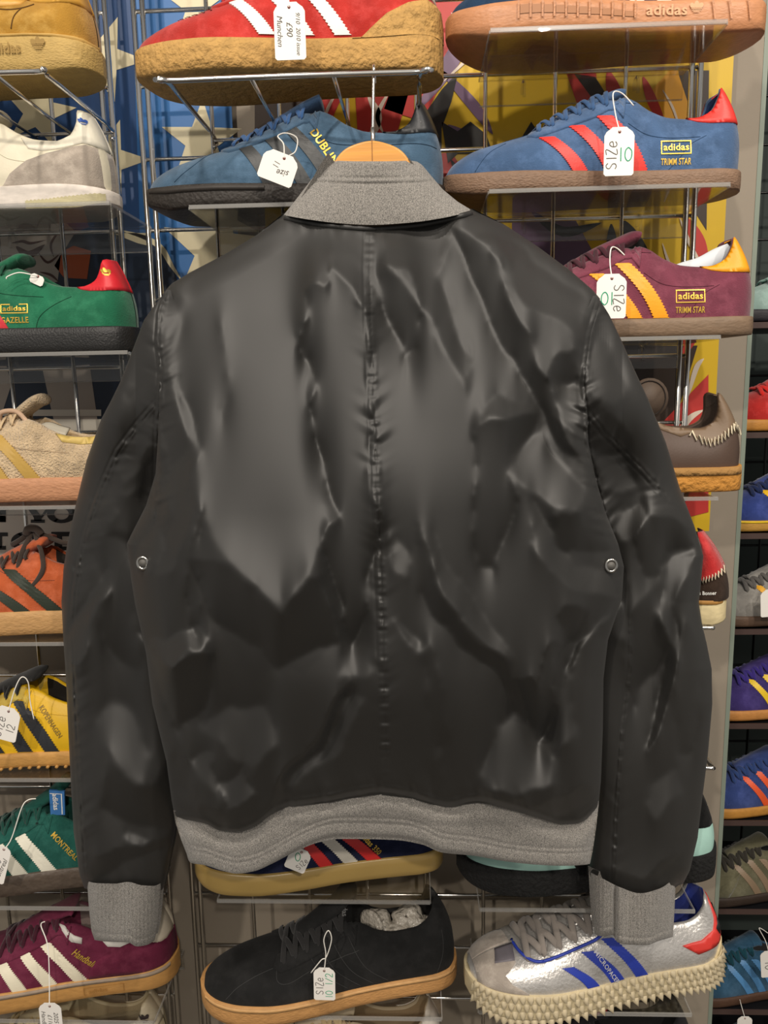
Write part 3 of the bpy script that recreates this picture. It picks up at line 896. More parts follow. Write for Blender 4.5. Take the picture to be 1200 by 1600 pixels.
# --- row 4
def x_brown(s, part):
    zz = []
    n = 30; a = np.linspace(0, 1, n)
    xs = np.interp(a, [0, .12, .3, .5, .7, .85, 1], [.79, .83, .865, .905, .945, .97, .992]); z = np.interp(a, [0, .12, .3, .5, .7, .85, 1], [.213, .185, .175, .19, .22, .235, .21])
    P = s.sz(xs, z + np.where(np.arange(n) % 2, .013, -.013), .006)
    part('whip_stitch', tube(P, .0042, .0036, n=5), M('waxed_thread', 'd8cbb0', .8))
    part('collar_panel', s.both([(.60, .30), (.66, .27), (.72, .243), (.78, .233), (.84, .23), (.89, .25), (.925, .29), (.95, .34), (.975, .36), (.998, .35), (.998, .195), (.97, .23), (.945, .22), (.905, .19), (.865, .175), (.83, .185), (.80, .213), (.76, .20), (.70, .222), (.64, .25)], off=.003, step=.014), leather('6f5b47', .5))
    part('sole_lip', (np.stack([s.soleside(np.linspace(.03, .985, 50), f, o) for f, o in ((.68, 0), (.70, .006), (.98, .006), (1.0, -.01))], 1).reshape(-1, 3), gridfaces(50, 4)), M('crepe_lip', '9a7340', .85, bump=(160, 1, .003)))
    ring = [(.665 + .07 * math.cos(t), 0, .338 + .075 * math.sin(t)) for t in np.linspace(0, 2 * math.pi, 24)[:-1]]
    part('tongue_flap', prism([(p[0], p[2]) for p in ring], .016, .0), leather('54463b', .6))
    part('flap_stitching', tube([(.665 + .059 * math.cos(t), -.017, .338 + .064 * math.sin(t)) for t in np.linspace(0, 2 * math.pi, 28)[:-1]], .0022, closed=True, n=5), M('dark_thread', '221a16', .8))


shoe('brown', 'brown leather shoe with zigzag cream whip stitching and amber crepe sole', 1153, 770, L=.318, umat=leather('4b3a30', .55), solem=M('crepe_amber', 'b87f35', .8, bump=(140, 1.0, .004), var=(50, .12)), lining='3a2f28', lace='3a2c24', extra=x_brown,
     prof=dict(zs=[(0, .10), (.1, .094), (.5, .09), (1, .09)], z0=[(0, .03), (.06, .008), (.14, 0), (1, 0)], top=[(0, .13), (.02, .15), (.06, .17), (.14, .19), (.25, .215), (.36, .26), (.46, .31), (.54, .33), (.62, .33)],
               rim=[(.4, .29), (.56, .30), (.62, .285), (.68, .25), (.75, .23), (.83, .226), (.89, .245), (.925, .288), (.95, .335), (.975, .352), (1, .34)]))


def x_beige(s, part):
    part('heel_patch', s.patch([(.70, .252), (.75, .243), (.83, .238), (.90, .26), (.90, .215), (.80, .21), (.73, .22)], off=.004), leather('c9ad62'))
    seam(s, part, [(.48, .24), (.56, .205), (.66, .19), (.76, .18)], suede('a98d6b'))
    part('silica_sachet', tube(smoothpts([(.60, -.03, .25), (.64, -.03, .275), (.68, -.025, .262), (.72, -.02, .25)], 4), .032, .006, n=8, up=(0, -.6, .8)), M('sachet_paper', 'b9b2a2', .6))
    P = smoothpts([(.47, -.04, .30), (.49, -.06, .335), (.54, -.05, .338), (.58, -.065, .31), (.61, -.075, .27)], 6)
    part('lace_loop', tube(P, .009, .009, n=8), cloth('c9a98e'))


hairy = M('hairy_suede', 'c9b08c', .98, bump=(420, 1.0, .005), var=(60, .25), sheen=.3)
shoe('beige', 'beige hairy suede trainer with tan stripes on a terracotta coloured sole', 226, 783, L=.315, umat=hairy, solem=rubber('b98562', 200, .5), lining='b89d78', lace='c9b08c', stripes='b8954a', extra=x_beige, tongue_path=[(.42, .255), (.52, .31), (.57, .345), (.61, .37), (.635, .375)],
     stripe_list=[((.34, .20), (.40, .062), .05), ((.40, .222), (.51, .085), .05), ((.475, .25), (.625, .085), .055)], prof=dict(zs=[(0, .10), (.1, .092), (.5, .09), (1, .09)]))


def x_boot(s, part):
    part('collar_panel', s.both([(.60, .32), (.66, .26), (.74, .225), (.82, .225), (.89, .27), (.94, .36), (.975, .41), (.998, .41), (.998, .245), (.93, .215), (.85, .185), (.76, .175), (.66, .185), (.60, .22)], off=.004, step=.016), suede('c32626'))
    n = 44; a = np.linspace(0, 1, n); xs = np.interp(a, [0, .5, 1], [.66, .85, .995]); z = np.interp(a, [0, .3, .6, .85, 1], [.185, .178, .195, .225, .25])
    part('whip_stitch', tube(s.sz(xs, z + np.where(np.arange(n) % 2, .012, -.012), .008), .0035, .0035, n=5), M('waxed_thread', 'd8cbb0', .8))
    part('sole_welt', (np.stack([s.soleside(np.linspace(.03, .99, 50), f, o) for f, o in ((.82, 0), (.84, .005), (1.0, .005), (1.02, -.01))], 1).reshape(-1, 3), gridfaces(50, 4)), M('welt_tan', 'a87a3c', .7))
    part('heel_print', s.lettering('Wales Bonner', .835, .138, .016, 3, True, off=.003, wid=.80), WHITEPRINT, False)


shoe('boot', 'dark brown suede shoe with red padded collar, heel turned out past the right sleeve', 1137, 972, L=.265, Y=.945, yaw=-.36, upper='3a2a20', solem=rubber('d8c79a', 120, .2), lining='a81e22', lace='2a1d18', extra=x_boot,
     prof=dict(flare=.95, zs=[(0, .12), (.1, .115), (.5, .112), (1, .115)], rim=[(.4, .33), (.56, .33), (.62, .285), (.68, .24), (.75, .218), (.83, .222), (.89, .265), (.94, .355), (.975, .405), (1, .405)], lean=.06, z0=[(0, .03), (.06, .01), (.14, 0), (.95, 0), (1, .01)]))

# --- left rack, lower rows
def lace_hang(s, part, c, pts, r=.008):
    part('lace_loop', tube(smoothpts(pts, 6), r, r * .6, n=8), cloth(c))


def x_orange(s, part):
    lace_hang(s, part, '3c322c', [(0.545, -.02, .385), (0.515, -.07, .30), (0.510, -.10, .215), (0.530, -.118, .185), (0.575, -.12, .19), (0.615, -.105, .25), (0.605, -.08, .31), (0.570, -.04, .36), (0.555, -.02, .388)], .010)
    lace_hang(s, part, '3c322c', [(0.445, 0, .33), (0.495, -.02, .355), (0.545, -.02, .385), (0.595, -.02, .37), (0.665, -.03, .345), (0.715, -.03, .34)], .010)
    part('lace_knot', tube(smoothpts([(0.525, -.03, .38), (0.540, -.035, .402), (0.570, -.035, .40), (0.585, -.03, .378)], 5), .016, .014, n=8), cloth('3c322c'))
    seam(s, part, [(.36, .27), (.45, .24), (.55, .215), (.66, .21)], suede('8a3a1c'))


shoe('orange', 'orange suede trainer with dark green stripes and a trailing brown lace', 240, 990, L=.315, upper='c8592b', solem=rubber('b98f5c', 200, .5), lining='2a2521', lace='3a302a', stripes='2c3328', extra=x_orange,
     stripe_list=[((.33, .19), (.42, .09), .05), ((.39, .20), (.54, .09), .055), ((.475, .25), (.665, .09), .06)], prof=dict(zs=[(0, .10), (.1, .098), (.5, .095), (1, .095)], rim=[(.4, .33), (.5, .342), (.56, .335), (.60, .30), (.66, .268), (.75, .25), (.83, .24), (.89, .25), (.94, .295), (.975, .33), (1, .335)]))


def x_yellow(s, part):
    part('name_print', s.lettering('KOPENHAGEN', .632, .238, .019, -56, True, wid=.78), M('dark_gold_print', '8a7030', .5), False)
    seam(s, part, [(.50, .285), (.58, .245), (.66, .215), (.75, .2)], leather('c9a010'))
    n = 26
    part('sole_teeth', merge([tube([s.soleside([x], 0.02, .002)[0] + (0, .03, 0), s.soleside([x], 0.02, .004)[0]], .0062, n=8) for x in np.linspace(.05, .95, n)]), rubber('b98a4a', 200, .3))


shoe('kopenhagen', 'bright yellow leather trainer with black stripes and toothed tan sole', 222, 1197, L=.315, umat=leather('e0b21a', .42), solem=rubber('c4924e', 200, .25), lining='1f1b16', lace='1a1a1a', stripes='2e3034', extra=x_yellow, stay=suede('c9a53c'), tongue_c=cloth('222222'),
     stripe_list=[((.36, .20), (.47, .066), .05), ((.455, .235), (.575, .066), .055), ((.545, .262), (.68, .064), .055)])


def x_montreal(s, part):
    a, b = .615, .355
    R = [(-.028, -.05), (.030, -.055), (.036, .05), (-.024, .06)]
    part('tongue_label', ([(a + x, -.06 - .02 * 0 - .012 * k, b + z) for k in (0, 1) for x, z in R], [(0, 1, 2, 3), (7, 6, 5, 4), (0, 4, 5, 1), (1, 5, 6, 2), (2, 6, 7, 3), (3, 7, 4, 0)]), M('blue_label', '3a72b0', .6), False)
    V, Fc, w = textmesh('adidas', True, 0, 1.0); k = .030
    part('label_lettering', ([(a - .012 + y * k, -.0735, b + .045 - x * k * 1.0) for x, y in V], [tuple(f[::-1]) for f in Fc]), WHITEPRINT, False)
    part('label_lettering', ([(a + x, -.0735, b + z) for P in ([(-.022, .048), (.027, .042), (.027, .039), (-.022, .045)], [(.022, .04), (.026, .04), (.022, -.05), (.018, -.05)]) for x, z in P], [(0, 1, 2, 3), (4, 5, 6, 7)]), WHITEPRINT, False)
    part('name_print', s.lettering('MONTREAL', .595, .235, .021, -50, True, wid=.9), GOLD, False)
    q = s.sz([.535], [.275], .004)[0]
    part('eyelet', tube([q, q + (0, -.003, .001)], .006, n=10), cloth('16302b'))


shoe('montreal', 'dark green suede trainer with white stripes and a blue tongue label', 248, 1386, L=.315, upper='1f5f54', solem=rubber('54483e', 140, .9, .5, (1, 1, 1)), lining='16463e', lace='17463d', stripes='e0dccb', extra=x_montreal, stay=suede('1f5f54'), tongue_path=[(.42, .255), (.52, .32), (.58, .36), (.625, .40), (.64, .415)],
     stripe_list=[((.29, .18), (.37, .085), .055), ((.37, .215), (.475, .085), .055), ((.46, .245), (.585, .085), .055)], prof=dict(zs=[(0, .10), (.1, .095), (.5, .092), (1, .092)]), yaw=.12)


def x_burgundy(s, part):
    part('heel_counter', s.both([(.66, .085), (.67, .13), (.70, .165), (.76, .19), (.85, .205), (.93, .21), (.998, .20), (.998, .085)], off=.004, step=.02), suede('74233f'))
    part('name_print', s.lettering('Handball', .60, .205, .026, -40, True, shear=.3, wid=.75), GOLD, False)
    part('heel_print', s.flat(trefoil(.965, .285, .022), off=.008), M('black_print', '1a1a1a', .6), False)
    part('side_patch', s.patch([(.72, .225), (.74, .205), (.79, .198), (.83, .208), (.82, .232), (.76, .24)], off=.007), leather('d8d4cc'))
    part('collar_trim', s.patch([(.53, .305), (.57, .30), (.61, .27), (.64, .255), (.64, .235), (.60, .25), (.56, .285), (.53, .295)], off=.006), leather('d8d4cc'))
    part('sole_lettering', s.lettering('adidas', .66, .030, .018, 0, True, sole=True, off=.004, wid=1.1), rubber('a97a3e', 200, .1), False)
    part('sole_frame', s.flat(frame_box(.64, .02, .80, .058, .003), off=.004, sole=True), rubber('a97a3e', 200, .1), False)


shoe('burgundy', 'burgundy suede trainer with cream stripes on gum sole under the left cuff', 276, 1556, L=.325, yaw=.16, upper='712440', solem=rubber('bd8d50', 180, .15, .5), lining='8a7a74', lace='3d1724', stripes='e4dcc4', heel=leather('d9cdb8'), extra=x_burgundy, stay=suede('712440'), foxing=rubber('9c8a78', 200, .2),
     heel_shape=[(.88, .25), (.91, .275), (.945, .31), (.975, .345), (.998, .345), (.998, .20), (.95, .205), (.90, .215)], lace_w=.011,
     stripe_list=[((.31, .205), (.40, .085), .05), ((.40, .23), (.515, .085), .05), ((.49, .25), (.63, .085), .05)], prof=dict(zs=[(0, .11), (.1, .10), (.5, .09), (.8, .085), (1, .10)]))


def x_creambottom(s, part):
    part('heel_print', s.flat(trefoil(.955, .27, .03), off=.008), M('black_print', '1a1a1a', .6), False)
    seam(s, part, [(.86, .25), (.88, .2), (.89, .12)], M('black_print', '1a1a1a', .6), r=.006, name='heel_trim')
    part('side_patch', s.patch([(.52, .29), (.58, .285), (.64, .25), (.66, .15), (.60, .1), (.52, .1)], off=.003), suede('7d6650'))


shoe('cream_black', 'cream trainer with black trimmed heel at the foot of the left rack', 262, 1696, L=.31, yaw=.12, umat=leather('b8ab8c', .6), solem=rubber('cbbf9f', 160, .2), lining='9c8f72', lace='cdb98a', stripes='20201f', heel=leather('c9bea6'), extra=x_creambottom, lace_w=.012)

# --- wide rack, lower rows
def x_sl80(s, part):
    part('name_print', s.lettering('adidas 350', .655, .195, .022, -50, True, wid=.8), GOLD, False)
    part('logo_print', s.flat(trefoil(.652, .232, .018)), GOLD, False)


shoe('navy_380', 'navy suede trainer with red and white stripes on honey sole under the hem', 688, 1375, xt=313, yaw=.14, upper='1d2342', solem=M('honey_sole', 'a98d52', .3, var=(8, .12), spec=.6), lining='141a34', lace='1b2140', stripes='d2302f', extra=x_sl80,
     stripe_list=[((.39, .235), (.52, .09), .05), ((.555, .235), (.715, .085), .055)], prof=dict(zs=[(0, .11), (.1, .10), (.5, .09), (1, .095)], z0=[(0, .04), (.05, .012), (.12, 0), (1, .005)]))
s = SHOES['navy_380']
s.part('middle_stripe', s.stripe((.47, .24), (.62, .088), .055), leather('dcd6c8'), False)


def x_mint(s, part):
    part('collar_panel', s.both([(.62, .3), (.68, .262), (.75, .238), (.83, .233), (.89, .25), (.94, .295), (.975, .335), (.998, .335), (.998, .225), (.9, .215), (.8, .205), (.68, .21), (.62, .24)], off=.004, step=.018), suede('171717'))
    part('collar_binding', tube(s.st(np.linspace(.62, .992, 40), np.full(40, 1.0), .006), .012, n=8), cloth('a5d8c8'))


shoe('mint', 'mint and black trainer with rough black sole half hidden by the right sleeve', 1113, 1384, xt=722, yaw=.07, Y=.942, umat=leather('a9d2c6', .55), solem=M('black_crepe', '151515', .9, bump=(190, 1, .005), detail=2), lining='6fb0a4', lace='171717', stripes='171717', extra=x_mint,
     stripe_list=[((.36, .2), (.45, .10), .05), ((.45, .23), (.55, .10), .05), ((.54, .25), (.65, .10), .05)], prof=dict(zs=[(0, .115), (.1, .11), (.5, .105), (1, .115)]))


def x_black(s, part):
    th = M('grey_thread', '3a3a3a', .8)
    for d in (0, .05, .1, .16):
        seam(s, part, [(.40 + d, .235 + d * .25), (.46 + d, .16), (.55 + d, .085)], th, r=.0012, name='stitching')
    seam(s, part, [(.09, .10), (.13, .135), (.20, .165), (.29, .19)], th, r=.0012, name='stitching')
    seam(s, part, [(.29, .205), (.285, .16), (.33, .15), (.42, .18), (.55, .21), (.60, .225)], th, r=.0012, name='stitching')
    seam(s, part, [(.90, .07), (.93, .15), (.95, .25)], th, r=.0012, name='stitching')
    a = .545
    V, Fc, w = textmesh('adidas', True, 0, 1.0); k = .030
    part('tongue_print', ([(a + y * k, -.052, .405 - x * k) for x, y in V], [tuple(f[::-1]) for f in Fc]), M('grey_print', '6d6d6d', .4), False)
    r2 = random.Random(3)
    P = []
    for i in range(7):
        u = i / 6
        P.append((.66 + .24 * u, .03 * math.sin(i * 2.1), .215 + .03 * math.sin(i * 1.7 + 1)))
    part('bubble_wrap', tube(smoothpts(P, 6), [.045 + .01 * math.sin(q * 1.3) for q in range(37)], [.05 + .012 * math.sin(q * 1.9) for q in range(37)], n=16), M('bubble_plastic', 'b9b2a6', .18, bump=(130, 1, .006), spec=.8))


shoe('black', 'black suede trainer on a gum sole with bubble wrap stuffed in its collar', 709, 1562, xt=325, yaw=.20, Y=.915, upper='222121', solem=rubber('c08f58', 200, .45), lining='151414', lace='2c2b2b', stay=suede('242323'), extra=x_black, lace_w=.011, foxing=rubber('c99c66', 200, .3),
     tongue_path=[(.38, .245), (.46, .30), (.53, .35), (.575, .40), (.60, .425)], prof=dict(zs=[(0, .10), (.1, .088), (.5, .075), (1, .08)], rim=[(.4, .31), (.56, .32), (.62, .30), (.68, .262), (.75, .245), (.83, .25), (.89, .275), (.94, .315), (.975, .345), (1, .345)]))


def x_silver(s, part):
    blue = M('blue_strip', '2b3fa6', .5)
    part('toe_overlay', merge([s.patch([(.02, .0), (.19, 0), (.13, .20), (.11, .40), (.13, .5), (.155, .62), (.16, .99), (.02, .99)], mode='t', side=d, off=.004) for d in (-1, 1)]), suede('b3a699', .1))
    part('toe_window', s.patch([(.085, .68), (.155, .66), (.165, .97), (.10, .97)], mode='t', off=.006), leather('6f6a70', .5))
    part('heel_window', s.patch([(.955, .23), (.998, .27), (.998, .20), (.965, .205)], off=.008), leather('17171a'))
    part('heel_cradle', s.patch([(.93, .09), (.95, .14), (.975, .18), (.998, .195), (.998, .09)], off=.006), rubber('cdb98e', 150, .2))
    tt = np.linspace(0, math.pi / 2, 16)
    P = s.st(np.concatenate([np.linspace(.60, .25, 34), .25 - .08 * np.sin(tt)]), np.concatenate([.54 + .2 * sm(np.linspace(.60, .25, 34), .45, .62), 1 - .46 * np.cos(tt)]), .009)
    part('stay_piping', tube(P, .0055, n=7), blue)
    V, Fc, w = textmesh('MICROPACER', True, 0, 1.08)
    k = .150 / w; a = math.radians(-56)
    X = .452 + V[:, 0] * k * math.cos(a) - V[:, 1] * k * math.sin(a) - .012; Z = .222 + V[:, 0] * k * math.sin(a) + V[:, 1] * k * math.cos(a) * .9
    part('stripe_lettering', (s.sz(X, Z, .0075), Fc), M('silver_print', 'c9c9d0', .4), False)
    # the studded sole: cones set round the edge in rows
    cones = []
    for row, (f, cnt) in enumerate(((.08, 36), (.36, 36), (.64, 36), (.90, 36))):
        for i in range(cnt):
            x = .004 + .992 * (.5 - .5 * math.cos(math.pi * (i + .5 * (row % 2)) / cnt)) * .5 + .5 * .992 * (i + .5 * (row % 2)) / cnt
            if x > .995: continue
            b = s.soleside([x], f, 0)[0]; e = 1e-3
            t = s.soleside([min(x + e, .9999)], f, 0)[0] - s.soleside([max(x - e, 0)], f, 0)[0]
            nrm = np.array([t[1], -t[0], 0]); nrm /= np.linalg.norm(nrm) + 1e-9
            nrm = nrm * .9 + np.array([0, 0, -.42]); nrm /= np.linalg.norm(nrm)
            rr = .0160
            u = np.cross(nrm, (0, 0, 1)); u /= np.linalg.norm(u); v = np.cross(nrm, u)
            base = [b - nrm * .006 + rr * (math.cos(q) * u + math.sin(q) * v) for q in np.arange(6) * math.pi / 3]
            cones.append((base + [b + nrm * .018], [(q, (q + 1) % 6, 6) for q in range(6)]))
    o = part('sole_studs', merge(cones), rubber('cfc0a0', 150, .15, .5))
    o['kind'] = 'stuff'


silver = M('silver_leather', 'cfccc8', .34, .55, bump=(260, .6, .0015), var=(40, .08))
shoe('silver', 'metallic silver trainer with blue stripes and a spiky cream sole', 1120, 1556, xt=732, yaw=.20, Y=.915, umat=silver, solem=rubber('c4b592', 150, .2, .5), lining='2b3a8a', lace='8b837c', stripes=M('blue_strip', '2b3fa6', .5), stay=silver, heel=leather('d23a33'), lace_w=.013, lace_rng=(.20, .50), nl=6, extra=x_silver, tongue_c=silver,
     heel_shape=[(.80, .185), (.88, .195), (.94, .225), (.965, .265), (.985, .315), (.998, .315), (.998, .19), (.94, .165), (.86, .15)],
     stripe_list=[((.335, .19), (.43, .108), .042), ((.42, .225), (.53, .106), .05), ((.50, .255), (.63, .104), .045)],
     prof=dict(zs=[(0, .13), (.1, .12), (.5, .105), (.85, .10), (1, .13)], z0=[(0, .06), (.05, .025), (.14, 0), (.9, 0), (1, .02)], top=[(0, .135), (.02, .155), (.05, .175), (.1, .195), (.18, .215), (.27, .238), (.36, .268), (.46, .305), (.54, .335), (.62, .34)],
               rim=[(.4, .33), (.56, .335), (.62, .305), (.68, .262), (.75, .245), (.83, .245), (.89, .262), (.94, .30), (.975, .33), (1, .33)]))

shoe('bottom_cream', 'cream trainer with tan laces at the foot of the wide rack below black shoe', 692, 1706, xt=345, yaw=.15, umat=leather('b5a68c', .6), solem=rubber('cbbf9f', 160, .2), lining='8f7c60', lace='b9a47c', stripes='8f7c60', heel=leather('cfc8be'), lace_w=.012, stay=leather('b09a78'))


def x_crest(s, part):
    part('tongue_crest', prism([(.545, .345), (.60, .345), (.605, .372), (.55, .375)], .004, .05), M('crest_red', 'b3242c', .6))


shoe('bottom_black', 'black trainer with red crest at the foot of the wide rack below silver shoe', 1079, 1716, xt=725, yaw=.15, upper='1b1a1d', solem=rubber('c9c2b4', 160, .2), lining='151414', lace='1a1a1a', stripes='a02a34', extra=x_crest)

# --- the recess on the right: only the toes show past the wall end
REC = 'trainers in the recess past the wall end'
rec = [
    ('rec_mint', 'pale mint trainer with blue stripe, highest shown past the wall end', 500, 1105, dict(upper='9dbdb4', solem=rubber('242126', 200, .2), stripes='2f55a8', lace='8fb3a8')),
    ('rec_red', 'all red trainer on a gum sole past the wall end', 670, 1092, dict(upper='c02420', solem=rubber('b57c35', 200, .2), stripes='1c1a1a', lace='c8261f')),
    ('rec_blue', 'royal blue trainer with yellow midsole edge past the wall end', 826, 1080, dict(upper='2c3f86', solem=rubber('b5893c', 200, .3), stripes='e3b41c', lace='1d2a52', foxing=rubber('e3bd20', 200, .1))),
    ('rec_grey', 'grey suede trainer with yellow stripes and brown sole past the wall end', 974, 1072, dict(upper='8f8b85', solem=rubber('5a4536', 200, .2), stripes='e0a524', lace='5d5a57')),
    ('rec_purple', 'purple suede trainer with yellow stripes on gum sole past the wall end', 1120, 1062, dict(upper='3e3072', solem=rubber('bb8042', 200, .2), stripes='e3bf1e', lace='372a78')),
    ('rec_navy', 'blue suede trainer with orange stripes on gum sole past the wall end', 1268, 1052, dict(upper='2f4382', solem=rubber('b98238', 200, .2), stripes='dd5426', lace='2c4173')),
    ('rec_olive', 'olive and taupe runner with dark brown sole past the wall end', 1405, 1040, dict(upper='66624a', solem=rubber('33271f', 200, .2), stripes='84705a', lace='33302a')),
    ('rec_teal', 'petrol blue trainer with light blue stripes and brown sole past the wall end', 1560, 1030, dict(upper='2d5877', solem=rubber('533a2b', 200, .2), stripes='4f86b8', lace='17424f')),
    ('rec_teal_red', 'teal trainer with red stripes, lowest shown past the wall end', 1700, 1020, dict(upper='2c6473', solem=rubber('b58a4a', 200, .2), stripes='c62a33', lace='1e4a58')),
]
for k, lab, yb, xt, kw in rec:
    sh_ = shoe(k, lab, xt + 300, yb, L=.31, Y=1.42, yaw=.10 if yb > 1200 else 0.04, group=REC, lace_w=.012, **kw, **(dict(toe=([(.26, .3), (.22, .0), (.3, 0), (.36, .3), (.4, .5)], suede(kw['upper']))) if k == 'rec_olive' else {}))
    # slide along the shelf so the toe starts at its pixel column
    tx = proj(np.array([sh_.X - .5 * sh_.L * math.cos(sh_.yaw), 1.42, sh_.Z + .02]))[0]
    sh_.X += (xt - tx) * 1.42 / FPX
    sh_.root.location.x = sh_.X

for k, v in SHOES.items():
    if 'DBG' in globals(): print(k, round(v.L, 3), [round(float(t), 3) for t in (v.X, v.Z)])
# ------------------------------------------------------------------ the jacket
YJ = 0.80
GX, GY, GS = 60, 320, 4
NGX, NGY = 272, 280
_gx = GX + GS * np.arange(NGX); _gy = GY + GS * np.arange(NGY)
PXg, PYg = np.meshgrid(_gx, _gy)


def inside(P):
    P = np.array(P, float); r = np.zeros(PXg.shape, bool)
    for (x0, y0), (x1, y1) in zip(P, np.roll(P, -1, 0)):
        c = (y0 > PYw) != (y1 > PYw)
        r ^= c & (PXw < (x1 - x0) * (PYw - y0) / (y1 - y0 + 1e-9) + x0)
    return r


_fy = np.fft.fftfreq(NGY)[:, None]; _fx = np.fft.fftfreq(NGX)[None, :]


def blur(A, px):
    sg = px / GS
    return np.fft.ifft2(np.fft.fft2(A) * np.exp(-2 * (math.pi * sg) ** 2 * (_fx ** 2 + _fy ** 2))).real


def _soft(px, s):
    a = blur(np.random.default_rng(s).normal(size=PXg.shape), px)
    return a / a.std()


# the outlines of the patches wander, as cloth does
PXw = PXg + 6 * _soft(26, 1) + 2 * _soft(9, 2); PYw = PYg + 7 * _soft(30, 3) + 2.5 * _soft(10, 4)


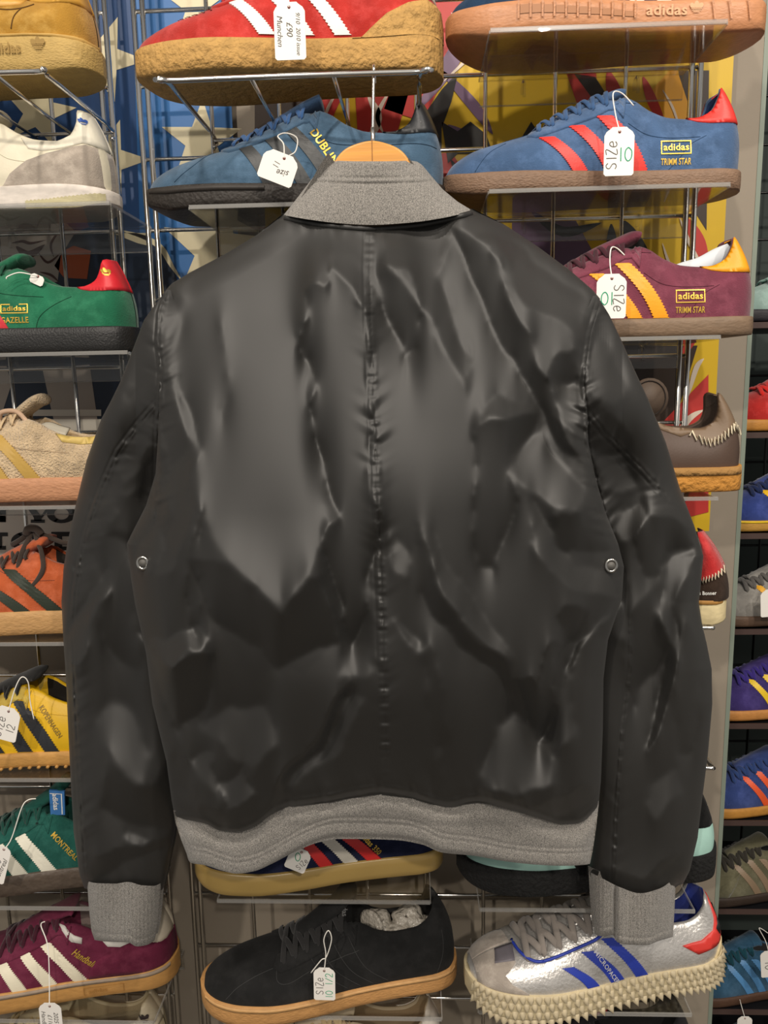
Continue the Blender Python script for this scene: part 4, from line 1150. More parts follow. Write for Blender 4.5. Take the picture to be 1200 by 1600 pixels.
# folds: patches of cloth that tip up (+) or down (-); the cloth surface is integrated from these slopes
FOLDS = [
    # left back panel
    (.30, 12, [(275, 450), (350, 405), (430, 372), (505, 372), (530, 400), (500, 430), (478, 450), (470, 520), (485, 600), (492, 680), (505, 760), (515, 815), (512, 850), (480, 900), (440, 965), (400, 930), (340, 860), (300, 780), (285, 690), (275, 590)]),
    (-.75, 5, [(478, 448), (505, 440), (520, 428), (545, 445), (570, 480), (576, 560), (572, 660), (580, 760), (588, 860), (575, 960), (540, 1000), (500, 860), (518, 800), (495, 690), (490, 610), (472, 560), (470, 510), (485, 500)]),
    (-.35, 8, [(345, 510), (352, 500), (355, 600), (345, 650), (338, 600)]),
    (-.5, 7, [(340, 880), (400, 935), (440, 972), (480, 915), (500, 900), (520, 1000), (430, 1040), (330, 960), (300, 880)]),
    (.4, 6, [(262, 800), (280, 700), (285, 600), (302, 650), (300, 760), (285, 850), (270, 900), (250, 900)]),
    (-.45, 5, [(300, 800), (312, 790), (318, 900), (300, 980), (285, 960), (300, 880)]),
    (.45, 6, [(215, 850), (245, 800), (258, 840), (240, 900), (215, 900)]),
    (.5, 5, [(215, 985), (250, 985), (300, 960), (320, 985), (300, 1005), (280, 1000), (265, 1035)]),
    (-.5, 5, [(225, 1010), (262, 1036), (290, 1010), (330, 1010), (320, 1100), (280, 1140), (240, 1080)]),
    (.35, 8, [(310, 1130), (355, 1100), (420, 1110), (430, 1170), (400, 1200), (360, 1190)]),
    (.4, 5, [(340, 1225), (385, 1200), (405, 1225), (380, 1250), (345, 1262)]),
    (.35, 6, [(300, 1190), (330, 1180), (345, 1240), (330, 1270), (300, 1250)]),
    (-.6, 4, [(555, 1068), (562, 1075), (500, 1150), (455, 1225), (425, 1268), (418, 1262), (445, 1215), (490, 1140)]),
    (.3, 7, [(560, 1085), (572, 1100), (520, 1180), (470, 1240), (455, 1240), (505, 1155)]),
    (.25, 8, [(540, 1010), (575, 1000), (580, 1050), (540, 1060)]),
    (-.3, 8, [(270, 1140), (290, 1180), (330, 1250), (355, 1290), (335, 1290), (300, 1250), (265, 1190)]),
    # right back panel
    (.5, 8, [(600, 372), (680, 360), (700, 390), (680, 440), (700, 520), (735, 560), (720, 590), (680, 540), (645, 470), (615, 430)]),
    (-.75, 6, [(612, 420), (640, 430), (650, 470), (640, 550), (620, 560), (605, 500), (604, 440)]),
    (-.7, 6, [(700, 365), (735, 355), (770, 395), (800, 450), (830, 520), (830, 560), (860, 620), (900, 690), (915, 720), (890, 700), (840, 640), (810, 580), (770, 500), (735, 440)]),
    (.45, 7, [(750, 360), (830, 395), (880, 440), (915, 490), (910, 540), (880, 520), (830, 470), (790, 400)]),
    (-.55, 5, [(845, 605), (870, 560), (905, 555), (905, 600), (880, 612)]),
    (.5, 6, [(855, 618), (905, 610), (915, 680), (890, 660)]),
    (.45, 7, [(745, 640), (775, 600), (835, 640), (800, 650), (770, 645)]),
    (-.6, 6, [(742, 652), (800, 650), (838, 652), (835, 672), (800, 720), (770, 900), (740, 900), (735, 740)]),
    (.55, 8, [(825, 690), (850, 672), (880, 720), (905, 775), (900, 800), (850, 800), (808, 770), (805, 735)]),
    (-.5, 6, [(905, 790), (890, 810), (850, 812), (870, 850), (920, 870), (950, 860), (935, 810)]),
    (.5, 7, [(810, 790), (860, 830), (900, 880), (950, 895), (970, 900), (968, 940), (930, 930), (880, 900), (830, 860)]),
    (.6, 5, [(965, 930), (940, 975), (915, 1010), (890, 1060), (900, 1050), (930, 1005), (955, 970), (972, 945)]),
    (-.5, 6, [(880, 935), (925, 950), (905, 1005), (880, 1010), (860, 960)]),
    (.45, 8, [(775, 1130), (810, 1110), (850, 1150), (880, 1170), (870, 1230), (800, 1245), (760, 1230), (755, 1190)]),
    (-.6, 5, [(800, 1060), (820, 1090), (835, 1150), (850, 1168), (865, 1150), (870, 1060), (885, 1010), (860, 1000), (840, 1060), (825, 1050)]),
    (.3, 8, [(885, 1060), (905, 1050), (895, 1150), (870, 1200), (862, 1160)]),
    (-.45, 6, [(650, 830), (665, 850), (695, 940), (760, 1010), (800, 1060), (815, 1120), (795, 1075), (745, 1030), (680, 960), (655, 890)]),
    (.3, 7, [(675, 830), (700, 900), (770, 990), (790, 1030), (750, 1010), (695, 945), (668, 860)]),
    (.4, 7, [(610, 960), (630, 985), (660, 1000), (655, 1030), (635, 1010), (615, 985)]),
    (.3, 6, [(600, 850), (640, 870), (645, 900), (620, 890)]),
    (-.35, 8, [(660, 1000), (680, 1010), (700, 1150), (690, 1250), (670, 1200)]),
    (.3, 7, [(675, 1170), (695, 1165), (690, 1190), (678, 1190)]),
    (-.4, 5, [(760, 1248), (830, 1258), (900, 1240), (935, 1235), (930, 1262), (870, 1275), (800, 1265)]),
    # left sleeve
    (.4, 7, [(195, 690), (222, 655), (245, 640), (247, 700), (228, 740), (200, 760), (185, 740)]),
    (-.55, 5, [(225, 705), (243, 700), (238, 740), (226, 730)]),
    (-.45, 6, [(190, 770), (230, 770), (215, 850), (170, 840), (160, 800)]),
    (.3, 6, [(165, 780), (185, 760), (190, 800), (172, 820)]),
    (-.4, 8, [(150, 840), (200, 830), (210, 950), (215, 1040), (165, 1000), (160, 900)]),
    (.55, 6, [(105, 990), (135, 960), (165, 888), (172, 905), (150, 980), (140, 1020), (115, 1030)]),
    (.25, 10, [(120, 880), (150, 870), (140, 930), (115, 950)]),
    (.27, 10, [(145, 1120), (170, 1100), (205, 1110), (225, 1170), (222, 1225), (205, 1230), (170, 1190), (150, 1160)]),
    (-.4, 7, [(160, 1200), (205, 1235), (240, 1220), (262, 1180), (268, 1290), (220, 1290), (160, 1270)]),
    (-.4, 5, [(150, 1340), (215, 1330), (262, 1310), (255, 1330), (210, 1350), (150, 1365)]),
    (.3, 6, [(195, 1300), (225, 1320), (215, 1335), (190, 1322)]),
    (-.3, 7, [(215, 500), (245, 520), (235, 570), (200, 620), (190, 600)]),
    (.25, 7, [(240, 470), (262, 470), (262, 520), (248, 520)]),
    # right sleeve
    (.4, 8, [(935, 520), (960, 540), (985, 610), (960, 640), (925, 620), (920, 560)]),
    (-.35, 6, [(935, 640), (975, 690), (960, 720), (930, 690)]),
    (.5, 6, [(925, 700), (965, 730), (985, 760), (960, 770), (935, 760)]),
    (.5, 5, [(955, 800), (1000, 780), (1015, 800), (985, 830), (960, 850)]),
    (-.7, 5, [(980, 845), (1010, 800), (1050, 790), (1080, 820), (1085, 845), (1050, 860), (1030, 900), (1000, 900)]),
    (.6, 6, [(1045, 885), (1075, 855), (1095, 860), (1090, 900), (1068, 935), (1060, 1000), (1055, 1050), (1030, 1110), (1012, 1180), (1008, 1170), (1020, 1090), (1040, 1020), (1042, 950)]),
    (-.5, 7, [(985, 960), (1030, 920), (1040, 1010), (1010, 1080), (990, 1120), (985, 1040)]),
    (.3, 8, [(1005, 1230), (1050, 1200), (1060, 1240), (1030, 1290), (1010, 1270)]),
    (-.4, 7, [(1060, 1000), (1090, 960), (1100, 1080), (1080, 1180), (1050, 1180), (1050, 1080)]),
    (.25, 8, [(960, 930), (985, 920), (985, 1000), (965, 1000)]),
    (-.4, 5, [(945, 1350), (1000, 1370), (1060, 1330), (1055, 1350), (1000, 1392), (945, 1372)]),
]
_T_ = np.zeros(PXg.shape)
for v, b, P in FOLDS:
    _T_ += blur(inside(P).astype(float), b * .45) * v * (1.3 if v > 0 else 1.15)
# small random wrinkles, longer than wide
wr = nrng.normal(size=PXg.shape); wr2 = nrng.normal(size=PXg.shape)
wr = np.fft.ifft2(np.fft.fft2(wr) * np.exp(-((_fx * GS * 26) ** 2 + (_fy * GS * 60) ** 2) * 4)).real
wr2 = np.fft.ifft2(np.fft.fft2(wr2) * np.exp(-(((_fx + .5 * _fy) * GS * 34) ** 2 + ((_fy - .5 * _fx) * GS * 10) ** 2) * 4)).real
wr3 = nrng.normal(size=PXg.shape)
wr3 = np.fft.ifft2(np.fft.fft2(wr3) * np.exp(-(((_fx - .7 * _fy) * GS * 16) ** 2 + ((_fy + .7 * _fx) * GS * 7) ** 2) * 4)).real
_T_ += .12 * wr / wr.std() + .10 * wr2 / wr2.std() - .10 * np.clip(np.abs(wr2 / wr2.std()) - 1.2, 0, 1) + .16 * (wr3 / wr3.std()) * np.clip(.4 + wr / wr.std(), 0, 1.5)
_T_ *= 1 + .55 * sm(PYg, 800, 1150)
_k2y = (2 * math.pi * _fy / GS); _k2x = (2 * math.pi * _fx / GS)
_H_ = np.fft.ifft2(np.conj(1j * _k2y) * np.fft.fft2(_T_) / (_k2y ** 2 + .06 * _k2x ** 2 + (2 * math.pi / 560) ** 2)).real


def foldh(px, py):
    fx = np.clip((px - GX) / GS, 0, NGX - 2.001); fy = np.clip((py - GY) / GS, 0, NGY - 2.001)
    i, j = fy.astype(int), fx.astype(int); u, v = fy - i, fx - j
    h = _H_[i, j] * (1 - u) * (1 - v) + _H_[i + 1, j] * u * (1 - v) + _H_[i, j + 1] * (1 - u) * v + _H_[i + 1, j + 1] * u * v
    return h * YJ / FPX


def pl(pts):
    P = np.array(pts, float)
    return lambda y: np.interp(y, P[:, 1], P[:, 0])


def segdist(px, py, P, wts=None):
    """distance to a pixel polyline, and how far along it the nearest point is, signed side, weight there"""
    P = np.array(P, float); best = np.full(px.shape, 1e9); al = np.zeros(px.shape); sd = np.zeros(px.shape); ww = np.ones(px.shape)
    L = 0.0
    for k, (a, b) in enumerate(zip(P[:-1], P[1:])):
        d = b - a; l = np.hypot(*d)
        t = np.clip(((px - a[0]) * d[0] + (py - a[1]) * d[1]) / l ** 2, 0, 1)
        ex, ey = px - a[0] - t * d[0], py - a[1] - t * d[1]; e = np.hypot(ex, ey)
        m = e < best
        best = np.where(m, e, best); al = np.where(m, L + t * l, al); sd = np.where(m, np.sign(d[0] * ey - d[1] * ex), sd)
        if wts is not None:
            ww = np.where(m, wts[k] + (wts[k + 1] - wts[k]) * t, ww)
        L += l
    return best, al, sd, ww


_n1 = nrng.normal(size=4000)


def noise1(x, period, seed=0):
    x = np.asarray(x) / period + 37.3 * seed + 500
    i = np.floor(x).astype(int); u = x - i; u = u * u * (3 - 2 * u)
    return _n1[i % 4000] * (1 - u) + _n1[(i + 1) % 4000] * u


def rounding(d, R, A):
    q = np.clip(1 - d / R, 0, 1)
    return -A * (1 - np.sqrt(np.maximum(1 - q * q, 0)))


SEAM_C = [(578, 345), (577, 420), (578, 500), (584, 640), (590, 800), (595, 920), (600, 1080), (604, 1240)]
ARM_L = [(262, 452), (250, 490), (247, 530), (252, 580), (250, 625), (247, 660), (246, 760), (240, 830)]
ARM_R = [(938, 468), (922, 520), (915, 570), (912, 605), (917, 640), (919, 690), (930, 745), (944, 800), (962, 850)]
SLV_L = [(250, 625), (215, 665), (185, 705), (160, 760), (142, 810), (128, 860), (118, 920), (112, 990)]
SLV_R = [(918, 640), (945, 675), (975, 705), (1010, 740), (1040, 775), (1058, 802)]
SLV_R2 = [(985, 960), (985, 1040), (972, 1150), (962, 1280), (958, 1390)]
SLV_L2 = [(112, 990), (116, 1080), (122, 1200), (128, 1300), (134, 1390)]


def seams(px, py):
    h = np.zeros(px.shape)
    for P, amp, band, per, sd_ in ((SEAM_C, .0020, 9, 15, 1), (ARM_L, .0015, 6, 10, 2), (ARM_R, .0015, 6, 10, 3), (SLV_L, .0008, 6, 10, 4), (SLV_R, .0016, 7, 10, 5), (SLV_R2, .0004, 4, 14, 6), (SLV_L2, .0007, 6, 11, 7)):
        d, al, side, _ = segdist(px, py, P)
        ln = sum(np.hypot(*(np.array(b) - a)) for a, b in zip(P[:-1], P[1:]))
        fade = np.clip(al / 30, 0, 1) * np.clip((ln - al) / 60, 0, 1)
        mod = .55 + .45 * np.clip(noise1(al, 70, sd_ + 9), -1, 1)
        if P is SEAM_C:
            mod = mod * (1.1 - .75 * sm(py, 700, 950))
        h += amp * fade * mod * np.exp(-((d - band * .6) / 17) ** 2) * noise1(al + .55 * d, per, sd_ + (side > 0) * .37)
        h += fade * (.0005 * np.exp(-(d / band) ** 4) - .0008 * np.exp(-((d - band * (side > 0)) / 2.0) ** 2))
        h += fade * .0006 * np.exp(-(d / (band * .8)) ** 4) * noise1(al, 6, sd_ + 20)
    return h


SHL = [(447, 332), (400, 368), (350, 398), (300, 424), (268, 443), (255, 458)]
SHR = [(735, 326), (790, 352), (840, 385), (890, 422), (925, 452), (938, 466)]
BODY_L = [(447, 330), (400, 368), (350, 398), (300, 424), (268, 443), (255, 458), (247, 490), (246, 530), (250, 580), (249, 625), (247, 680), (243, 740), (228, 790), (205, 835), (198, 850), (204, 900), (211, 945), (228, 1020), (238, 1100), (260, 1190), (268, 1250), (274, 1282)]
BODY_R = [(735, 324), (790, 352), (840, 385), (890, 422), (925, 452), (938, 467), (922, 520), (915, 570), (912, 605), (917, 640), (919, 690), (930, 745), (946, 800), (966, 850), (975, 885), (972, 935), (950, 1000), (943, 1060), (942, 1140), (939, 1220), (935, 1262), (932, 1290)]
NECK = curve1([(440, 332), (480, 340), (530, 347), (580, 350), (640, 346), (690, 338), (740, 325)])
HEM = curve1([(270, 1280), (300, 1284), (322, 1290), (345, 1302), (370, 1303), (395, 1295), (425, 1272), (455, 1260), (510, 1252), (560, 1242), (590, 1238), (630, 1242), (680, 1256), (700, 1260), (745, 1252), (790, 1262), (840, 1278), (880, 1290), (905, 1288), (936, 1262)])
hprof = curve1([(320, .0), (345, .006), (400, .023), (500, .050), (650, .076), (800, .092), (920, .096), (1050, .089), (1200, .068), (1300, .050)])


def body_base(px, py):
    w = 1 - .5 * np.clip(np.abs(px - 592) / 380, 0, 1) ** 3.2
    return hprof(py) * w + .004 * np.sin((px - 330) / 70) * sm(py, 700, 1000)


def body_h(px, py):
    h = body_base(px, py)
    for SH in (SHL, SHR):
        d, _, _, _ = segdist(px, py, SH); h = h + rounding(d, 42, .018)
    wl = [float(sm(p[1], 640, 800)) for p in BODY_L[6:]]; wr_ = [float(sm(p[1], 660, 830)) for p in BODY_R[6:]]
    for P, ws in ((BODY_L[6:], wl), (BODY_R[6:], wr_)):
        d, _, _, w = segdist(px, py, P, ws); h = h + rounding(d, 44, .036) * w
    h = h + foldh(px, py) * (.55 + .45 * sm(py, 340, 400)) + seams(px, py)
    d = np.maximum(HEM(px) - py, 0)
    h = h + rounding(d, 26, .012) + .002 * np.exp(-((d - 8) / 4) ** 2)
    # gathers into the knitted band and below the collar
    g = np.exp(-(d / 26) ** 2); h = h + .0016 * g * noise1(px + .3 * d, 13, 31)
    d2 = np.maximum(py - NECK(px), 0); h = h + .0014 * np.exp(-(d2 / 18) ** 2) * noise1(px, 12, 33) - .0016 * np.exp(-((d2 - 9) / 2.2) ** 2) + rounding(d2, 7, .003)
    return h


SLO_L = [(262, 452), (248, 468), (225, 500), (206, 550), (190, 592), (174, 625), (158, 655), (135, 720), (117, 795), (105, 850), (99, 890), (96, 940), (99, 1000), (103, 1060), (107, 1150), (110, 1210), (115, 1300), (124, 1365), (136, 1400)]
SLI_L = [(266, 452), (275, 480), (285, 560), (290, 640), (292, 720), (288, 800), (275, 900), (268, 1000), (270, 1100), (276, 1200), (278, 1250), (275, 1290), (268, 1330), (262, 1365), (252, 1400)]
SLO_R = [(932, 460), (952, 492), (968, 525), (990, 575), (1012, 622), (1040, 690), (1062, 762), (1085, 822), (1099, 868), (1095, 915), (1092, 942), (1097, 975), (1104, 1005), (1112, 1045), (1113, 1100), (1106, 1180), (1097, 1250), (1090, 1310), (1078, 1360), (1055, 1405)]
SLI_R = [(928, 460), (900, 520), (890, 600), (885, 700), (890, 800), (905, 900), (912, 1000), (915, 1100), (920, 1200), (926, 1280), (922, 1330), (920, 1375), (923, 1405)]
SHEM_L = curve1([(130, 1386), (150, 1392), (180, 1393), (200, 1390), (222, 1396), (240, 1397), (258, 1388)])
SHEM_R = curve1([(918, 1372), (940, 1385), (970, 1402), (1000, 1412), (1030, 1404), (1060, 1380)])


def sleeve_h(px, py, side):
    up = body_base(px, py)
    low = np.full(px.shape, -.012)
    t = sm(py, 600, 780)
    h = up * (1 - t) + low * t - .0015
    O, I = (SLO_L, SLI_L) if side < 0 else (SLO_R, SLI_R)
    d, _, _, w = segdist(px, py, O[1:], [.25 + .75 * float(sm(p[1], 480, 760)) for p in O[1:]])
    h = h + rounding(d, 58, .038) * w
    d, _, _, w = segdist(px, py, I, [float(sm(p[1], 700, 1000)) for p in I])
    h = h + rounding(d, 55, .036) * w
    h = h + foldh(px, py) * .9 + seams(px, py)
    d = np.maximum((SHEM_L if side < 0 else SHEM_R)(px) - py, 0)
    h = h + rounding(d, 24, .010) + .0014 * np.exp(-(d / 24) ** 2) * noise1(px + .3 * d, 12, 41 + side)
    return h


def sheet(xl, xr, ytop, ybot, hf, nu, nv, useed=None, vfun=None):
    """a cloth piece between a left and right outline and a top and bottom edge"""
    u = np.linspace(0, 1, nu); v = np.linspace(0, 1, nv)
    if vfun: v = vfun(v)
    U, Vv = np.meshgrid(u, v, indexing='ij')
    y0 = ytop[0] + (ytop[1] - ytop[0]) * Vv
    for it in range(3):
        xa, xb = xl(y0), xr(y0)
        X = xa + (xb - xa) * U
        yt, yb = ytop[2](X), ybot(X)
        y0n = yt + (yb - yt) * Vv
        y0 = .5 * y0 + .5 * (y0n)
    xa, xb = xl(y0), xr(y0); X = xa + (xb - xa) * U
    H = hf(X, y0)
    return at(X, y0, YJ - H), X, y0, H


jk = empty('jacket', at(582, 345, YJ), 'dark charcoal nylon bomber jacket seen from behind on a wooden hanger', 'jacket')
JO = np.array(jk.location)


def nylon():
    m = M('jacket_nylon', '201f1d', .53, bump=(1500, .06, .0004), var=(14, .06), spec=.72, sheen=.04)
    return m


NY = nylon()


def heather(name, direction='x', freq=330):
    if name in _M: return _M[name]
    m = M(name, '7d7a76', .95, sheen=.2, spec=.15)
    nt = m.node_tree; b = nt.nodes['Principled BSDF']
    tc = nt.nodes.new('ShaderNodeTexCoord')
    n = nt.nodes.new('ShaderNodeTexNoise'); n.inputs['Scale'].default_value = 1300; n.inputs['Detail'].default_value = 3
    mp = nt.nodes.new('ShaderNodeMapping'); mp.inputs['Scale'].default_value = (1.3, 1, .55)
    nt.links.new(tc.outputs['Object'], mp.inputs[0]); nt.links.new(mp.outputs[0], n.inputs[0])
    r = nt.nodes.new('ShaderNodeValToRGB')
    r.color_ramp.elements[0].position = .36; r.color_ramp.elements[0].color = (*lin('605e5b'), 1)
    r.color_ramp.elements[1].position = .64; r.color_ramp.elements[1].color = (*lin('a8a39c'), 1)
    nt.links.new(n.outputs[0], r.inputs[0]); nt.links.new(r.outputs[0], b.inputs['Base Color'])
    w = nt.nodes.new('ShaderNodeTexWave'); w.inputs['Scale'].default_value = freq; w.bands_direction = 'X'; w.inputs['Distortion'].default_value = .6; w.inputs['Detail'].default_value = 1
    bp = nt.nodes.new('ShaderNodeBump'); bp.inputs['Strength'].default_value = .5; bp.inputs['Distance'].default_value = .0016
    nt.links.new(tc.outputs['Object'], w.inputs[0]); nt.links.new(w.outputs[0], bp.inputs['Height']); nt.links.new(bp.outputs[0], b.inputs['Normal'])
    return m


RIBK = heather('rib_knit')


def cloth_part(name, P, mat):
    nu, nv = P.shape[:2]
    return mk(name, (P.reshape(-1, 3) - JO), [f[::-1] for f in gridfaces(nu, nv)], mat, jk)


def with_back(P, depth, n=14):
    """gives a cloth sheet a far side: the same outline swept behind it"""
    nu, nv = P.shape[:2]
    iu = np.unique(np.linspace(0, nu - 1, n).astype(int)); iv = np.unique(np.linspace(0, nv - 1, n).astype(int))
    B = P[np.ix_(iu, iv)].copy()
    U, V = np.meshgrid(np.linspace(-1, 1, len(iu)), np.linspace(-1, 1, len(iv)), indexing='ij')
    B[:, :, 1] = np.maximum(YJ + depth * (1 - np.maximum(abs(U), abs(V)) ** 3), B[:, :, 1] + .013)
    return B


P, X, Yp, H = sheet(pl(BODY_L), pl(BODY_R), (330, 1270, NECK), HEM, body_h, 360, 480)
cloth_part('back_panel', P, NY)
cloth_part('front_panel', with_back(P, .012), NY)
for side, O, I, sh in ((-1, SLO_L, SLI_L, SHEM_L), (1, SLO_R, SLI_R, SHEM_R)):
    a, b = (O, I) if side < 0 else (I, O)
    y0 = 453 if side < 0 else 462
    Ps, _, _, _ = sheet(pl(a), pl(b), (y0, 1395, lambda x, y0=y0: np.full(np.shape(x), y0 * 1.0)), sh, lambda x, y, s=side: sleeve_h(x, y, s), 120, 420)
    cloth_part('sleeve', Ps, NY)
    cloth_part('sleeve_underside', with_back(Ps, .03), NY)

# knitted collar, hem band, cuffs
CT = curve1([(500, 254), (520, 251), (560, 252), (600, 252), (640, 251), (662, 256), (680, 268)])
COL_L = [(513, 250), (505, 257), (490, 276), (470, 302), (452, 325), (443, 336)]
COL_R = [(648, 250), (660, 258), (674, 275), (692, 296), (715, 315), (738, 329)]


def collar_h(px, py):
    h = .004 + .010 * sm(py, 250, 345)
    for C in (COL_L, COL_R):
        d, _, _, _ = segdist(px, py, C); h = h + rounding(d, 62, .034)
    e = py - (274 + 4 * np.cos((px - 580) / 70))
    h = h - .0014 * np.exp(-(e / 2.4) ** 2) - .0014 * np.exp(-((e - 9) / 2.4) ** 2) + .0008 * np.exp(-((e - 4.5) / 3) ** 2)
    h = h + rounding(np.maximum(py - CT(px), 0), 7, .004) + .0004 * np.sin(px * 2 * math.pi / 5.5)
    return h


Pc, _, _, _ = sheet(pl(COL_L), pl(COL_R), (252, 340, CT), lambda x: NECK(x) + 3, collar_h, 260, 60)
cloth_part('collar', Pc, RIBK)
# the far half of the collar, round the front of the neck
Pb = Pc[::10, ::6].copy(); Pb[:, :, 1] = 2 * YJ + .012 - Pb[:, :, 1] + .018; Pb[:, :, 2] -= .018 * (1 - np.linspace(-1, 1, Pb.shape[0])[:, None] ** 2)
Pb[:, :, 1] = YJ + .004 + (Pb[:, :, 1] - YJ).clip(0) * .9
_cx = Pb[:, :, 0].mean(); Pb[:, :, 0] = _cx + (Pb[:, :, 0] - _cx) * .90
cloth_part('collar_front', Pb, RIBK)

HB = curve1([(270, 1300), (290, 1330), (297, 1348), (320, 1353), (345, 1362), (370, 1368), (395, 1364), (425, 1350), (460, 1330), (500, 1312), (530, 1306), (560, 1306), (620, 1308), (660, 1316), (690, 1330), (740, 1336), (790, 1346), (840, 1352), (880, 1354), (915, 1352), (935, 1345)])


def hem_h(px, py):
    h = body_base(px, np.minimum(py, 1290)) - .006 - .012 * np.exp(-(np.maximum(py - HEM(px), 0) / 14) ** 2) + foldh(px, np.minimum(py, 1330)) * .5
    d, _, _, _ = segdist(px, py, [(274, 1270), (283, 1310), (296, 1350)]); h = h + rounding(d, 30, .018)
    d, _, _, _ = segdist(px, py, [(935, 1255), (928, 1310), (920, 1356)]); h = h + rounding(d, 30, .018)
    d = HB(px) - py
    h = h + rounding(np.maximum(d, 0), 8, .005) - .0009 * np.exp(-((d - 20) / 2.2) ** 2) - .0009 * np.exp(-((d - 28) / 2.2) ** 2)
    return h + .0004 * np.sin(px * 2 * math.pi / 6)


Ph, _, _, _ = sheet(pl([(270, 1262), (274, 1285), (284, 1315), (292, 1335), (297, 1356)]), pl([(936, 1250), (932, 1290), (926, 1330), (920, 1358)]), (1265, 1345, lambda x: HEM(x) - 14), HB, hem_h, 330, 44)
cloth_part('hem_band', Ph, RIBK)
cloth_part('hem_band_front', with_back(Ph, .012, 10), RIBK)


def cuff_h(px, py, L, R, bot):
    h = np.full(px.shape, -.014) + .003 * np.sin(px / 14 + py / 60)
    for C in (L, R):
        d, _, _, _ = segdist(px, py, C); h = h + rounding(d, 46, .030)
    d = bot(px) - py
    h = h + rounding(np.maximum(d, 0), 8, .005) - .0007 * np.exp(-((d - 12) / 2) ** 2)
    return h + .0004 * np.sin(px * 2 * math.pi / 6)


cuL, cuR = [(136, 1378), (139, 1420), (143, 1455), (150, 1475)], [(252, 1378), (249, 1420), (246, 1450), (240, 1476)]
cb = curve1([(140, 1464), (150, 1469), (175, 1472), (200, 1473), (214, 1480), (228, 1478), (250, 1462)])
Pq, _, _, _ = sheet(pl(cuL), pl(cuR), (1378, 1470, lambda x: SHEM_L(x) - 12), cb, lambda x, y: cuff_h(x, y, cuL, cuR, cb), 80, 60)
cloth_part('cuff', Pq, RIBK); cloth_part('cuff_underside', with_back(Pq, .034, 8), RIBK)
cuL, cuR = [(923, 1365), (926, 1420), (930, 1468)], [(1056, 1370), (1054, 1420), (1051, 1475)]
cb2 = curve1([(925, 1456), (940, 1462), (958, 1460), (964, 1472), (985, 1477), (1010, 1478), (1030, 1470), (1055, 1462)])


def cuff_h2(x, y):
    h = cuff_h(x, y, cuL, cuR, cb2)
    return h - .010 * np.exp(-((x - 961) / 2.5) ** 2) + .004 * np.exp(-((x - 970) / 8) ** 2)


Pq, _, _, _ = sheet(pl(cuL), pl(cuR), (1365, 1470, lambda x: SHEM_R(x) - 12), cb2, cuff_h2, 90, 60)
cloth_part('cuff', Pq, RIBK); cloth_part('cuff_underside', with_back(Pq, .034, 8), RIBK)

# eyelets under the arms
for px, py in ((223, 880), (955, 884)):
    h = float(body_h(np.array([float(px)]), np.array([float(py)]))[0])
    c = at(px, py, YJ - h - .006) - JO
    ring = [c + np.array([.0052 * math.cos(t), 0, .0060 * math.sin(t)]) for t in np.linspace(0, 2 * math.pi, 28)[:-1]]
    o = mk('eyelet', *tube(ring, .0016, .0014, closed=True, n=8), M('eyelet_nickel', 'b9b7b2', .25, 1.0), jk)
    mk('eyelet_barrel', *tube([c + (0, .001, 0), c + (0, -.0006, 0)], .0042, n=20), M('eyelet_inner', '5b5955', .6), o)

# stitched piping of cloth under the collar and above the hem
xs = np.linspace(445, 737, 90); ys = NECK(xs) + 7
hh = body_h(xs, ys)
mk('neck_piping', *tube(at(xs, ys, YJ - hh - .0012) - JO, .0028, .0020, n=8), NY, jk)

# ------------------------------------------------------------------ hanger
YH = .818
hg = empty('coat_hanger', at(583, 240, YH), 'varnished wooden coat hanger with a steel hook inside the jacket collar', 'hanger')
HO = np.array(hg.location)
outl = [(478, 352), (495, 310), (514, 274), (526, 250), (540, 235), (560, 226), (582, 222), (604, 226), (624, 235), (638, 250), (648, 274), (668, 310), (690, 352), (670, 350), (630, 300), (582, 280), (535, 300), (498, 350)]
S2 = smoothpts([(a, b, 0) for a, b in outl], 4, True)
A = at(S2[:, 0], S2[:, 1], np.full(len(S2), YH))
n = len(A)
V = [p - HO + (0, -.006, 0) for p in A] + [p - HO + (0, .006, 0) for p in A]
wood = M('hanger_wood', 'd9963f', .35, bump=(90, .1), var=(30, .16), stretch=(.25, 1, 6), coat=.3)
o = mk('hanger_body', V, [tuple(range(n))[::-1], tuple(range(n, 2 * n))] + [(i, (i + 1) % n, (i + 1) % n + n, i + n) for i in range(n)], wood, hg, smooth=False)
mdf = o.modifiers.new('bevel', 'BEVEL'); mdf.width = .002; mdf.segments = 3; mdf.limit_method = 'ANGLE'; mdf.angle_limit = 1.0
c1 = at(582.5, 206, YH) - HO; c0 = at(583, 235, YH) - HO; ct = at(584, 112, YH) - HO
hk = [c0, c1, (c1 + ct) / 2, ct, ct + (0, .002, .004), ct + (0, .008, .0085), ct + (0, .016, .006), ct + (0, .019, -.004)]
mk('hook', *tube(smoothpts(hk, 6), .0016, n=10), CHROME, hg)
mk('hook_ferrule', *tube([c0, c1 + (0, 0, .004)], .0022, n=10), CHROME, hg)
mk('wood_joint', *box(at(582, 244, YH) - HO + np.array([0, -.0062, 0]), (.0007, .0006, .034)), M('joint_line', '8a5a22', .6), hg, smooth=False)
